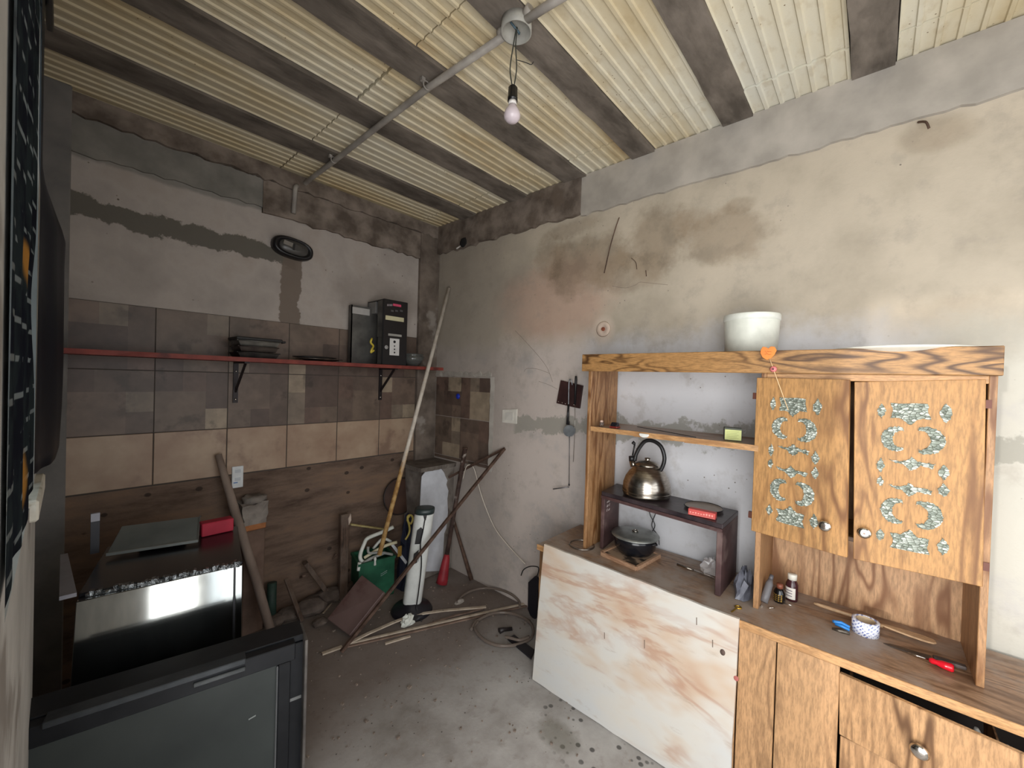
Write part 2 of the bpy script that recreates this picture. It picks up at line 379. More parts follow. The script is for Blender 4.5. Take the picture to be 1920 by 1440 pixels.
# plaster lip round the tiled patch
lip = MB()
for e in (((2.05, 1.512), (2.70, 1.506)),):
    p = [V(RX-.012, a, b) for a, b in rag(e, .008, .03, 21)]; q = [V(RX-.004, a, b+.03) for a, b in rag(e, .012, .03, 22)]
    for k in range(len(p)-1): lip.hexa([p[k], p[k+1], p[k+1]+V(.02, 0, 0), p[k]+V(.02, 0, 0), q[k], q[k+1], q[k+1]+V(.012, 0, 0), q[k]+V(.012, 0, 0)])
p = [V(RX-.012, 2.05+random.Random(k).uniform(-.004, .004), .83+.68*k/20) for k in range(21)]
for k in range(20): lip.hexa([p[k], p[k]+V(0, -.03, 0)+V(.009, 0, 0), p[k]+V(.015, -.03, 0), p[k]+V(.02, 0, 0), p[k+1], p[k+1]+V(.009, -.03, 0), p[k+1]+V(.015, -.03, 0), p[k+1]+V(.02, 0, 0)])
obj('plaster_lip', lip, mott('lip_plaster', (150, 144, 136), (172, 166, 158), 8, .9), wr)
# left wall: pier by the doorway, window opening, deep shadowed end
wl = struct('wall_left')
Y0, Y1, S0, S1 = .74, 1.50, 1.20, 2.30
m = MB().box(LX-.16, FY-.15, -.1, LX, -1.09, CZ+.1).box(LX-.16, -1.09, 2.15, LX, .44, CZ+.1).box(LX-.16, .44, -.1, LX, Y0, CZ+.1).box(LX-.16, Y0, -.1, LX, 1.62, S0).box(LX-.16, Y0, S1, LX, 1.62, CZ+.1).box(LX-.16, Y1, S0, LX, 1.62, S1)
obj('plaster', m, M_LEFT, wl)
obj('recess', MB().box(-.3, 1.62, -.1, -.13, BY+.05, CZ+.1), mott('plaster_sooty', (92, 92, 92), (120, 118, 116), 5, .9, bump=.3), wl)  # darker copy of the left plaster, the shade put into its colour
obj('pilaster', MB().box(-.2, BY-.08, 0, .02, BY+.05, CZ).bevel(.004), mott('pilaster_grey', (104, 102, 100), (126, 122, 118), 6, .9, bump=.3), wl)
wn = struct('window_1')
obj('window_frame', MB().box(LX-.12, Y0, S0, LX-.08, Y0+.04, S1).box(LX-.12, Y1-.04, S0, LX-.08, Y1, S1).box(LX-.12, Y0, S1-.04, LX-.08, Y1, S1).box(LX-.12, Y0, S0, LX-.08, Y1, S0+.04), plain('window_paint', (120, 124, 120)), wn)
obj('window_sill', MB().box(LX-.14, 1.30, S0-.03, LX+.014, Y1+.14, S0+.012).rough(.003).bevel(.004), mott('sill_plaster', (186, 182, 172), (208, 204, 192), 20, .8, c3=(150, 140, 120)), wn)
gl = G('window_glass', .05, 0, .5); gl.b.inputs['Transmission Weight'].default_value = 1.; gl.b.inputs['Base Color'].default_value = (.9, .97, .94, 1); gl.b.inputs['IOR'].default_value = 1.1
obj('pane', MB().box(LX-.103, Y0+.035, S0+.035, LX-.098, Y1-.035, S1-.035), gl.m, wn)
# front wall behind the photographer, its unseen window widened for the stove reflection
DX0, DX1, DZ = .03, 1.98, 2.15
wf = struct('wall_front', MB().box(-.3, FY-.15, -.1, DX0, FY, CZ+.1).box(DX1, FY-.15, -.1, RX+.1, FY, CZ+.1).box(DX0, FY-.15, DZ, DX1, FY, CZ+.1).box(DX0, FY-.15, -.1, DX1, FY, .55), M_LEFT)
# ceiling: precast joists with ribbed foam blocks between
ce = struct('ceiling', MB().box(-.3, FY-.2, CZ+.03, RX+.15, BY+.15, CZ+.25), M_JOIST)
J = [(2.232, 2.389), (1.745, 1.886), (1.302, 1.448), (.885, 1.010), (.440, .560), (-.025, .100), (-.48, -.35), (-.94, -.81)]
for a, b in J:
    m = MB()
    n = 16; r = random.Random(int(a*1000)); pa = [V(-.2+(RX+.2)*k/n, a+r.uniform(-.004, .004), CZ-.012) for k in range(n+1)]; pb = [V(p.x, b+r.uniform(-.004, .004), CZ-.012) for p in pa]
    for k in range(n): m.hexa([pa[k], pa[k+1], pb[k+1], pb[k], pa[k]+V(0, 0, .06), pa[k+1]+V(0, 0, .06), pb[k+1]+V(0, 0, .06), pb[k]+V(0, 0, .06)])
    bmesh.ops.remove_doubles(m.b, verts=m.b.verts, dist=1e-5)
    obj('joist', m, M_JOIST, ce)
bays = [(2.389, 2.70)]+[(J[i+1][1], J[i][0]) for i in range(len(J)-1)]
for i, (a, b) in enumerate(bays):
    jx = [-.2, .865, 1.87, RX] if i < 4 else [-.2, .62+.05*i, 1.72+.03*i, RX]
    r = random.Random(50+i)
    for x0, x1 in zip(jx, jx[1:]):
        dz = r.uniform(-.004, .004); prof = []; nr = 6; wd = (b-a-.004)/nr
        for k in range(nr):
            y = a+.002+k*wd
            prof += [(y, 0), (y+wd*.20, 0), (y+wd*.26, .006), (y+wd*.90, .0065), (y+wd*.98, 0)]
        prof.append((b-.002, 0))
        m = MB(); A = [m.b.verts.new((x0+.003, y, CZ+dz+z)) for y, z in prof]; B = [m.b.verts.new((x1-.003, y, CZ+dz+z)) for y, z in prof]
        for k in range(len(A)-1): m._f([A[k], A[k+1], B[k+1], B[k]])
        ta = [m.b.verts.new((x, y, CZ+.045)) for x, y in ((x0+.003, a+.002), (x0+.003, b-.002), (x1-.003, b-.002), (x1-.003, a+.002))]
        m._f(ta); m._f([A[0], B[0], ta[3], ta[0]]); m._f([A[-1], B[-1], ta[2], ta[1]]); m._f(A+[ta[1], ta[0]]); m._f(B+[ta[2], ta[3]])
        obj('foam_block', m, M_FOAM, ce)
# ground outside the doorway
#EXT
# ------------------------------------------------------------------ hutch
HON = (172, 130, 90); HOD = (112, 72, 40)
W_Z = wood('honey_wood_upright', HON, HOD, 'Z', 6, 1.6, .42, .75, seed=1)
W_Y = wood('honey_wood_lengthwise', (176, 132, 82), (70, 44, 24), 'Y', 8, 1.8, .42, .7, seed=2)
W_D = wood('honey_wood_door', (182, 136, 84), (112, 74, 42), 'Z', 6, 1.1, .5, .7, seed=3)
W_B = wood('honey_wood_backing', (188, 148, 110), (120, 82, 54), 'Z', 6, 1.0, .55, .8, seed=4)
W_C = wood('dusty_counter', (160, 126, 98), (100, 72, 52), 'Y', 6, 1.5, .45, .65, dust=(156, 142, 130), seed=5)
W_E = wood('counter_edge', (196, 150, 102), (140, 98, 60), 'Y', 6, 2, .45, .5, seed=6)
W_F = wood('honey_wood_front', (190, 148, 106), (96, 68, 46), 'Z', 6, 1.3, .42, .85, seed=7)
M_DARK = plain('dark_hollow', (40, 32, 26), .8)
M_CHR = plain('chrome', (214, 208, 200), .16, 1.)
M_HINGE = plain('brown_hinge', (92, 52, 40), .5, .3)
UX, CF, CT, HY0, HY1 = 1.77, 1.645, .657, -.262, 1.085
hut = thing('hutch', (1.85, .4, 0), 'honey brown wooden hutch with two mosaic doors and open shelf against right wall', 'hutch')
hp = lambda n, m, mt, par=None, lb=None: obj(n, m, mt, par or hut, lb)
bx = lambda *a: MB().box(*a)
hp('side_panel', bx(UX, 1.052, CT, 2.05, 1.07, 1.60).bevel(.0015), W_Z)
hp('side_panel', bx(UX, .300, CT, 2.05, .318, 1.60).bevel(.0015), W_Z)
hp('side_panel', bx(UX, -.262, CT, 2.05, -.245, 1.60).bevel(.0015), W_Z)
hp('fascia', bx(UX-.022, -.268, 1.551, UX-.004, HY1+.012, 1.635).bevel(.002), W_Y)
hp('top_board', bx(UX-.004, -.262, 1.588, 2.055, HY1, 1.606).bevel(.0015), W_Y)
hp('door_rail', bx(UX-.002, -.245, 1.528, UX+.02, .300, 1.552).bevel(.0015), W_E)
hp('back_panel', bx(2.042, -.245, CT, 2.05, .300, 1.588), W_B)
hp('cabinet_floor', bx(UX+.02, -.245, .985, 2.042, .300, 1.0), W_Y)
# open shelf, uneven board set in front of the post
hp('open_shelf', MB().hexa([(UX, .318, 1.258), (2.04, .318, 1.258), (2.04, 1.052, 1.258), (UX, 1.052, 1.258), (UX, .318, 1.275), (2.04, .318, 1.275), (2.04, 1.052, 1.275), (UX, 1.052, 1.275)]).bevel(.0015), [W_C])
m = MB(); r = random.Random(5); ed = [.318+(1.045-.318)*k/16 for k in range(17)]
for a, b in zip(ed, ed[1:]): m.box(UX-.006, a, 1.256-r.uniform(0, .003), UX+.001, b, 1.277)
hp('shelf_edge', m, W_E)
# counter and base
def cpoly(x, z): # counter outline with rounded right back corner
    pts = [V(x, 1.262, z), V(x, -.47, z)]
    for k in range(7):
        a = k/6*math.pi/2; pts.append(V(2.05-.10+.10*math.sin(a) if k else 1.95, -.42+.10*(1-math.cos(a))-.05, z))
    pts += [V(2.05, 1.262, z)]; return pts
hp('countertop', MB().prism(cpoly(CF, CT-.022), (0, 0, .022)).bevel(.0015), W_C)
hp('counter_edge', bx(CF-.006, -.47, CT-.027, CF+.0005, 1.262, CT+.001).bevel(.0015), W_E)
hp('base_side', bx(CF+.015, 1.235, 0, 2.045, 1.253, CT-.022), W_F)
hp('base_side', bx(CF+.02, -.44, 0, 2.045, -.422, CT-.022), W_F)
hp('base_side', bx(CF+.02, .30, 0, 2.045, .318, CT-.022), W_F)
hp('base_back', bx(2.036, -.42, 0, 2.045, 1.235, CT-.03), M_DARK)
hp('base_front', bx(CF+.004, .222, .02, CF+.02, .335, CT-.0275).bevel(.0015), W_F)
hp('base_front', bx(CF+.004, .34, .02, CF+.02, 1.25, CT-.0275).bevel(.0015), W_F)
hp('base_front', bx(CF+.018, -.42, .02, CF+.03, .045, .40).bevel(.0015), W_F)
dr = hp('base_door', bx(CF+.001, .052, .02, CF+.017, .218, CT-.030).bevel(.0015), W_F)
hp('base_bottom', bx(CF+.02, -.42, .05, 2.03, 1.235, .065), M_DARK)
# sagging drawer, pulled out at its right end
a = P(1573, 1262, X=CF-.003); b = P(1925, 1419, X=CF-.085); c = P(1570, 1377, X=CF-.003)
ex = (b-a); dn = V(.004, -.006, -(a.z-c.z))
dw = hp('drawer', MB().obox(a, ex, dn, ex.cross(dn).normalized()*.016).bevel(.002), W_F)
# the drawer box behind the front
n_in = V(1, 0, 0)
m = MB()
m.obox(a+ex*.06+dn*.35+V(.018, 0, 0), ex*.012, dn*.6, n_in*.3).obox(a+ex*.93+dn*.35+V(.018, 0, 0), ex*.012, dn*.6, n_in*.3).obox(a+ex*.06+dn*.93+V(.018, 0, 0), ex*.88, dn*.02, n_in*.3)
obj('drawer_box', m, W_B, dw)
kc = P(1724, 1402, X=a.x-.045); nn = ex.cross(dn).normalized(); nn = nn if nn.x < 0 else -nn
obj('knob', MB().lathe([(.006, 0), (.006, .012), (.019, .014), (.021, .019), (.017, .026), (.008, .029), (0, .0295)], (a+ex*((kc.y-a.y)/ex.y))+dn*.55+nn*.001, 20, nn), M_CHR, dw)
# doors with mosaic inlays
def mat_mosaic():
    g = G('mosaic_glass', .38, .1, .5); v = g.voro(85, g.scale((1, 1, 1.6))); e = g.voro(85, g.scale((1, 1, 1.6)), 'DISTANCE_TO_EDGE')['Distance']
    s = g.xyz(v['Color']); c = g.ramp(s[0], [(.2, lin((116, 124, 114))), (.5, lin((150, 158, 146))), (.85, lin((192, 198, 188)))])
    g.col(g.mix(g.ss(e, .10, .02), c, lin((86, 90, 78)))); g.bump(v['Distance'], .9, .006); return g.m
M_MOS = mat_mosaic()
def crescent(cx, cy, rx, ry, side):
    out = []; n = 14
    for k in range(n+1):
        t = math.radians(-112+224*k/n); out.append((cx-side*rx*math.cos(t), cy+ry*math.sin(t)))
    for k in range(n+1):
        t = math.radians(104-208*k/n); out.append((cx-side*(rx*.56*math.cos(t)-rx*.34), cy+ry*.70*math.sin(t)))
    return out
def ragp(pts, seed, amp=.012):
    r = random.Random(seed); out = []
    for (a, b), (c, d) in zip(pts, pts[1:]+pts[:1]):
        for k in range(3): out.append((a+(c-a)*k/3+r.uniform(-amp, amp), b+(d-b)*k/3+r.uniform(-amp, amp)*.6))
    return out
def plate(x0, x1, y0, y1, tip): # tip<0 points down, >0 up
    xm = (x0+x1)/2; q = (x1-x0)*.22
    if tip < 0: return [(x0, y1), (x1-.02, y1), (x1-.015, y0+.03), (x1, y0), (xm+q, y0), (xm+q*.5, y0-.018), (xm, y0+tip), (xm-q*.5, y0-.018), (xm-q, y0), (x0, y0), (x0+.02, (y0+y1)/2)]
    return [(x0, y0), (x1, y0), (x1-.02, (y0+y1)/2), (x1, y1), (xm+q, y1), (xm+q*.5, y1+.015), (xm, y1+tip), (xm-q*.5, y1+.015), (xm-q, y1), (x0, y1), (x0+.03, (y0+y1)/2)]
def ribbon(x0, x1, cy, h):
    xm = (x0+x1)/2; q = (x1-x0)
    return [(x0, cy+h*.35), (x0+q*.12, cy+h*.25), (x0+q*.2, cy+.008), (x0+q*.3, cy+h*.18), (xm-q*.08, cy+h*.4), (xm, cy+h*.75), (xm+q*.1, cy+h*.35), (xm+q*.2, cy+.01), (x1-q*.12, cy+h*.2), (x1, cy+h*.1),
            (x1-q*.05, cy-h*.45), (x1-q*.15, cy-h*.3), (xm+q*.2, cy-h*.15), (xm+q*.1, cy-h*.55), (xm, cy-h*.85), (xm-q*.1, cy-h*.5), (xm-q*.2, cy-h*.1), (x0+q*.15, cy-h*.1)]
def dia(cx, cy, rx, ry): return [(cx, cy+ry), (cx+rx*.7, cy+ry*.4), (cx+rx, cy), (cx+rx*.6, cy-ry*.6), (cx, cy-ry), (cx-rx*.8, cy-ry*.5), (cx-rx, cy+ry*.1), (cx-rx*.5, cy+ry*.5)]
def inlays(f, k, s):
    L = [plate(.31, .62, .80, .88, -.035), dia(.235, .84, .035, .042), dia(.73, .835, .05, .05), crescent(.355, .69, .125, .066, 1), crescent(.59, .69, .14, .071, -1),
         ribbon(.30, .655, .565, .045), dia(.23, .545, .033, .04), dia(.228, .458, .03, .03), dia(.72, .535, .042, .04), dia(.72, .445, .042, .036),
         ribbon(.29, .64, .43, .045), crescent(.355, .305, .125, .068, 1), crescent(.58, .305, .14, .071, -1), plate(.31, .62, .105, .185, .035), dia(.232, .165, .037, .033), dia(.72, .16, .045, .042)]
    out = []
    for q in L: out.append([(f+k*a, b) for a, b in q])
    return out
def door(TL, TR, BR, BL, ins, knob, hinge_left, seed):
    TL, TR, BR, BL = map(Vector, (TL, TR, BR, BL)); n = (TR-TL).cross(BL-TL).normalized(); n = n if n.x < 0 else -n
    d = hp('door', MB().hexa([BL-n*.017, BR-n*.017, TR-n*.017, TL-n*.017, BL, BR, TR, TL]).bevel(.0015), W_D)
    pt = lambda u, v: (BL.lerp(BR, u)).lerp(TL.lerp(TR, u), v)
    for i, q in enumerate(ins):
        q = ragp(q, seed+i, .006)
        obj('mosaic_inlay', MB().prism([pt(u, v)-n*.001 for u, v in q], n*.004), M_MOS, d)
    m = MB().lathe([(.006, -.001), (.006, .010), (.0165, .012), (.0185, .017), (.016, .023), (.009, .0245), (0, .0245)], pt(*knob), 20, n)
    c = pt(*knob)+n*.0245; e1 = (TR-TL).normalized()*.006; e2 = V(0, 0, .005)
    obj('knob', m, M_CHR, d)
    obj('knob_emblem', MB().obox(c-e1*.5-e2*.5, e1, e2, n*.002), plain('knob_recess', (112, 96, 86), .3, .8), d)
    for v in (.88, .10):
        u = .0 if hinge_left else 1.
        c = pt(u, v); e = (TR-TL).normalized()*(-1 if hinge_left else 1)
        obj('hinge', MB().obox(c-V(0, 0, .012)-n*.012, e*.012, V(0, 0, .024), n*.011), M_HINGE, d)
    return d
x1 = UX-.004
tl = P(1419, 708, X=x1); bl = P(1418, 997, X=x1); bl = V(x1, tl.y, bl.z)
tr = P(1593, 713, Z=tl.z-.004); br = P(1588, 1046, Z=bl.z+.002)
tr.y = br.y = (tr.y+br.y)/2; xx = x1-.035; tr = V(xx, P(1593, 713, X=xx).y, tl.z-.002); br = V(xx, P(1588, 1046, X=xx).y, P(1588, 1046, X=xx).z)
door(tl, tr, br, bl, inlays(-.02, .98, 0), (.80, .155), True, 10)
tl = P(1602, 716, X=x1); tr = P(1849, 711, X=x1); bl = P(1600, 1048, X=x1); br = P(1843, 1101, X=x1)
door(tl, tr, br, bl, inlays(0, 1, 0), (.095, .165), False, 40)

# ------------------------------------------------------------------ plywood sheet
def mat_ply():
    g = G('whitewashed_plywood', .7, 0, .25); v = g.scale((1, .35, 1.3), rot=(math.radians(-14), 0, 0)); n = g.noise(3.4, v, 5, .6, .6)
    rg = g.math('MULTIPLY_ADD', g.math('SINE', g.math('MULTIPLY', n, 34.)), .5, .5); n2 = g.noise(2.6, g.scale((1, .5, 1), rot=(math.radians(-22), 0, 0), loc=(3, 1, 2)), 4, .6); n3 = g.noise(22, v, 4, .7)
    c = g.ramp(n2, [(.36, lin((196, 197, 196))), (.52, lin((202, 197, 188))), (.61, lin((196, 176, 156))), (.72, lin((182, 144, 118)))])
    c = g.mix(g.math('MULTIPLY', g.math('POWER', rg, 3.), g.math('MULTIPLY', g.ss(n2, .42, .6), .5)), c, lin((166, 120, 96)))
    c = g.mix(g.math('MULTIPLY', g.ss(n3, .58, .74), .35), c, lin((158, 136, 118)))
    g.col(c); g.bump(n3, .12, .003); return g.m
tl = P(1020, 1020, X=CF-.018); tr = P(1386, 1162, X=CF-.018); bl = P(998, 1262, Z=.002)
bl.x = CF-.05; bl = V(CF-.055, P(998, 1262, X=CF-.055).y, .002); br = V(CF-.055, tr.y+.004, .002)
n = (tr-tl).cross(bl-tl).normalized(); n = n if n.x < 0 else -n
ply = thing('plywood_sheet', (bl+br)/2, 'pale whitewashed plywood sheet with pink grain leaning on the hutch base', 'plywood sheet')
r = random.Random(3)
def edge(p, q, k): return [p.lerp(q, i/k)+V(0, r.uniform(-.002, .002), r.uniform(-.002, .002)) for i in range(k)]
poly = edge(tl, tr, 14)+edge(tr, br, 6)+edge(br, bl, 14)+edge(bl, tl, 6)
for q in poly: q.z = max(q.z, .001)
obj('board', MB().prism([q-n*.0 for q in poly], -n*.013), mat_ply(), ply)
def onply(x, y): 
    d = ray(x, y); t = (tl-EYE).dot(n)/d.dot(n); return EYE+d*t
obj('knot_hole', MB().lathe([(.011, 0), (.011, .0015), (0, .0015)], onply(1355, 1223)-n*.0005, 14, n, .8), plain('knot_dark', (92, 74, 66), .8), ply, 'dark oval knot')
obj('paint_spot', MB().lathe([(.010, 0), (.008, .001), (0, .001)], onply(1380, 1272)-n*.0003, 12, n, .9), plain('red_paint_spot', (168, 96, 88), .8), ply, 'small red paint spot')
for k, (x, y, h) in enumerate(((1134, 1192, 12), (1209, 1208, 16), (1307, 1165, 14), (1337, 1207, 14))):
    obj('nail_slot', MB().obox(onply(x, y-h/2)-n*.0004, V(0, .003, 0), onply(x, y+h/2)-onply(x, y-h/2), n*.001), plain('slot_dark', (112, 96, 84), .8), ply)
# ------------------------------------------------------------------ things on and in the hutch
TOPZ = 1.606
M_STEEL = mott('brushed_steel', (150, 142, 132), (186, 178, 168), 30, .24, 1., bump=.02, stretch=(1, 1, 6))
M_BLACKP = plain('black_plastic', (30, 29, 31), .35)
M_BROWNB = mott('dark_brown_paint', (62, 42, 42), (86, 62, 60), 9, .55, bump=.2, c3=(104, 84, 80))
M_WHITEP = plain('white_plastic', (226, 226, 220), .4)
# bucket, tray and orange sheet on top
c = P(1407, 655, X=1.93); c.z = TOPZ
k = (P(1462, 600, X=1.93)-P(1352, 600, X=1.93)).length/2*.96; hh = P(1407, 592, X=c.x).z-c.z
b = thing('bucket', c, 'round white plastic bucket standing on top of the hutch', 'bucket')
obj('shell', MB().lathe([(k*.90, .001), (k*.97, hh*.86), (k*.975, hh*.87), (k*.94, hh*.87), (k*.86, .01), (0, .01)], c, 40), plain('cream_plastic', (222, 224, 212), .35), b)
obj('rim', MB().lathe([(k*.96, hh*.86), (k, hh*.87), (k, hh*.985), (k*.985, hh), (k*.95, hh), (k*.94, hh*.86)], c, 40), plain('cream_plastic_rim', (230, 232, 222), .35), b)
c = P(1685, 660, X=1.90); c.z = TOPZ
single('serving_tray', MB().lathe([(.10, .002), (.13, .006), (.175, .028), (.186, .031), (.187, .035), (.174, .034), (.128, .011), (0, .008)], c, 40), plain('tray_enamel', (228, 226, 214), .3), c, 'shallow cream tray with wide rim lying on hutch top behind the fascia', 'tray')
c = P(1560, 657, X=1.86); c.z = TOPZ
single('orange_folder', MB().obox(c+V(-.06, .06, .001), V(.12, .01, 0), V(0, -.16, .0), V(0, 0, .029)).bevel(.002), plain('orange_card', (216, 108, 52), .6), c, 'flat orange folder lying on hutch top between bucket and tray', 'folder')
# picked decoration on a stick hanging before the fascia
X0 = UX-.030
a, q = P(1440, 660, X=X0), P(1478, 769, X=X0-.008)
t = thing('party_pick', a, 'wooden pick with orange heart and pink bead hanging on hutch front', 'party pick')
h0 = P(1440, 662, X=X0); rr = .025
hp_ = [(-.95, .55), (-.7, .98), (-.25, .88), (0, .68), (.3, .98), (.8, .92), (1.05, .4), (.8, -.25), (.3, -.85), (-.15, -1.0), (-.7, -.62), (-1.0, 0)]
obj('heart', MB().prism([h0+V(0, -u*rr, v*rr) for u, v in hp_], (.006, 0, 0)).bevel(.0012), plain('orange_felt', (236, 138, 62), .7), t, 'orange heart')
m = MB(); r = random.Random(2)
for k_ in range(2):
    p0 = h0+V(-.0008, .010, .005-k_*.009)
    for i in range(6): m.bar(p0+V(0, -i*.0035, r.uniform(-.002, .002)), p0+V(0, -i*.0035-.003, r.uniform(-.002, .002)), .0012, .0006, (1, 0, 0))
obj('lettering', m, plain('orange_ink', (176, 84, 34), .7), t)
c = P(1450, 692, X=X0); obj('bead', MB().lathe([(0, -.006), (.008, -.0045), (.0115, 0), (.008, .0045), (0, .006)], c, 20, (1, 0, 0)), plain('pink_bead', (222, 128, 128), .4), t, 'pink bead')
obj('bead_eye', MB().box(c.x-.0075, c.y-.003, c.z-.003, c.x-.004, c.y+.003, c.z+.003), plain('bead_dark', (96, 48, 52), .5), t)
obj('stick', MB().tube([P(1443, 672, X=X0), P(1450, 692, X=X0), q], [.0014, .0016, .0012], 6), plain('pale_stick', (232, 196, 150), .7), t)
# open shelf
SZ = 1.2755
c = P(1374, 829, X=1.83); c.z = SZ+.001
wz = (P(1391, 815, X=1.83)-P(1359, 815, X=1.83)).length
t = thing('tea_box', c, 'small yellow green cardboard box at the right end of open shelf', 'box')
e1 = V(.012, -wz, 0); e2 = V(.035, .012, 0); hz = V(0, 0, .052); o = c-e1*.5
obj('carton', MB().obox(o, e1, e2, hz).bevel(.001), plain('carton_dark', (70, 74, 62), .6), t)
nn = e1.cross(hz).normalized(); nn = nn if nn.x < 0 else -nn
obj('front_label', MB().obox(o+e1*.04+hz*.05+nn*.0006, e1*.92, hz*.8, nn*.0005), plain('yellow_green_print', (208, 214, 142), .6), t)
m = MB()
for i in range(5): m.obox(o+e1*(.12)+hz*(.18+.13*i)+nn*.0012, e1*(.7-.1*(i % 2)), hz*.022, nn*.0003)
obj('print_line', m, plain('olive_ink', (150, 158, 92), .7), t)
c = P(1153, 794, X=1.80); c.z = SZ+.002
t = thing('ring_box', c, 'small black ring case on red base on open shelf', 'ring box')
obj('base', MB().box(c.x-.018, c.y-.021, c.z, c.x+.018, c.y+.021, c.z+.009).bevel(.003, 2), plain('ring_red', (128, 44, 38), .4), t)
obj('lid', MB().hexa([c+V(-.016, -.018, .009), c+V(.016, -.018, .009), c+V(.016, .018, .009), c+V(-.016, .018, .009), c+V(-.008, -.015, .028), c+V(.012, -.015, .028), c+V(.012, .015, .028), c+V(-.008, .015, .028)]).bevel(.003, 2), plain('ring_black', (26, 26, 32), .25), t)
c = P(1128, 793, X=1.815); c.z = SZ+.002
mg = G('clear_plastic', .12); mg.b.inputs['Transmission Weight'].default_value = .85; mg.b.inputs['Base Color'].default_value = lin((226, 206, 194)); M_CLEAR = mg.m
t = thing('glass_vial', c, 'tiny clear vial with pale cap beside the post on open shelf', 'vial')
obj('vial', MB().lathe([(.011, 0), (.0115, .016), (.008, .019), (.007, .019), (.0095, .002), (0, .002)], c, 18), M_CLEAR, t)
obj('cap', MB().lathe([(.008, .0195), (.008, .027), (.005, .030), (0, .030)], c, 18), plain('pale_cap', (216, 188, 172), .5), t)
a, q = P(1195, 800, Z=SZ+.004), P(1305, 820, Z=SZ+.004)
single('wire_rod', MB().tube([a, a.lerp(q, .5)+V(0, 0, .001), q], .0018, 6), M_BLACKP, a, 'thin black rod lying along the open shelf', 'rod')
c = P(1207, 815, X=UX-.012)
single('wall_hook_plate', MB().prism([c+V(0, .022*math.cos(t_)*1., .011*math.sin(t_)-.002) for t_ in [math.pi+math.pi*k/10 for k in range(11)]]+[c+V(0, .022, .004), c+V(0, -.022, .004)], (.006, 0, 0)).bevel(.001), M_WHITEP, c, 'white half round tag stuck under front edge of open shelf', 'tag')
# brown crate stand
A, Bk = V(1.745, .425, CT), V(1.82, 1.012, CT)
ST = .948
st = thing('crate_stand', V(1.86, .72, CT), 'dark brown wooden stand on the counter carrying the kettle', 'stand')
fl, fr, bl_, br_ = V(1.83, 1.008, 0), V(1.762, .43, 0), V(2.035, 1.03, 0), V(2.01, .43, 0)
def slab(p0, p1, p2, p3, z0, z1): return MB().hexa([p+V(0, 0, z0) for p in (p0, p1, p2, p3)]+[p+V(0, 0, z1) for p in (p0, p1, p2, p3)])
M_TOPB = mott('stand_top_dark', (38, 32, 36), (66, 56, 58), 12, .35, bump=.15)
obj('top_board', slab(fl, fr, br_, bl_, ST-.02, ST).bevel(.002), M_TOPB, st)
yv = V(0, .03, 0)
obj('side_board', slab(fl-yv*.6, fl, bl_, bl_-yv*.6, CT+.001, ST-.02).bevel(.002), M_BROWNB, st)
obj('side_board', slab(fr, fr+yv*.7, br_+yv*.7, br_, CT+.001, ST-.02).bevel(.002), M_BROWNB, st)
obj('top_rail', slab(fl+V(-.004, 0, 0), fr+V(-.004, 0, 0), fr+V(.008, 0, 0), fl+V(.008, 0, 0), ST-.034, ST-.0195), M_BROWNB, st)
# stencil specks on the left side board
m = MB(); r = random.Random(8)
for i in range(4):
    for j in range(3):
        p = fl+(bl_-fl)*(.16+.05*i)+V(0, -.0185, .84+.022*j)
        if r.random() < .8: m.bar(p, p+V(.006, 0, r.uniform(.006, .014)), .003, .001, (0, 1, 0))
obj('stencil', m, plain('stencil_white', (180, 168, 164), .8), st)
# kettle
c = P(1212, 922, X=1.925); c.z = ST
rk = (P(1253, 905, X=c.x)-P(1170, 905, X=c.x)).length*.5
hk = (P(1216, 858, X=c.x).z-c.z)*.80
kt = thing('kettle', c, 'brushed steel whistling kettle with black arched handle on brown stand', 'kettle')
obj('body', MB().lathe([(rk*.86, .001), (rk*.96, .006), (rk, .016), (rk*.98, .024), (rk*1.0, .030), (rk*.97, hk*.42), (rk*.88, hk*.62), (rk*.74, hk*.80), (rk*.60, hk*.93), (rk*.50, hk*1.0), (0, hk*1.01)], c, 48), M_STEEL, kt)
obj('base_ring', MB().torus(c+V(0, 0, .026), rk*.985, .0026, n=40, m=6), M_STEEL, kt)
obj('lid', MB().lathe([(rk*.50, hk*.99), (rk*.50, hk*1.03), (rk*.34, hk*1.12), (rk*.12, hk*1.15), (rk*.10, hk*1.18), (rk*.13, hk*1.23), (0, hk*1.25)], c, 32), M_STEEL, kt)
sdir = (P(1195, 870, X=c.x)-P(1240, 870, X=c.x)); sdir.z = 0; sdir.normalize()
hpt = lambda u, v: c+sdir*(u*rk)+V(0, 0, v)
H2 = P(1218, 826, X=c.x).z-c.z
obj('handle', MB().tube(smooth([hpt(-.52, hk*.80), hpt(-.68, hk*1.08), hpt(-.72, hk*1.35), hpt(-.56, H2*.92), hpt(-.22, H2*1.0), hpt(.12, H2*.98), hpt(.36, H2*.86), hpt(.52, hk*1.3), hpt(.58, hk*1.08)], 6), .0095, 10), M_BLACKP, kt)
obj('handle_mount', MB().tube([hpt(-.50, hk*.72), hpt(-.55, hk*.9)], .011, 10), M_BLACKP, kt)
obj('spout', MB().tube([hpt(.5, hk*.78), hpt(.66, hk*.98), hpt(.72, hk*1.08)], [.022, .016, .014], 12), M_STEEL, kt)
obj('whistle', MB().tube([hpt(.70, hk*1.06), hpt(.74, hk*1.22)], [.0155, .0135], 12).tube([hpt(.68, hk*1.24), hpt(.60, H2*.90)], .004, 6).tube([hpt(.6, H2*.9), hpt(.70, H2*.93)], [.007, .009], 8), M_BLACKP, kt)
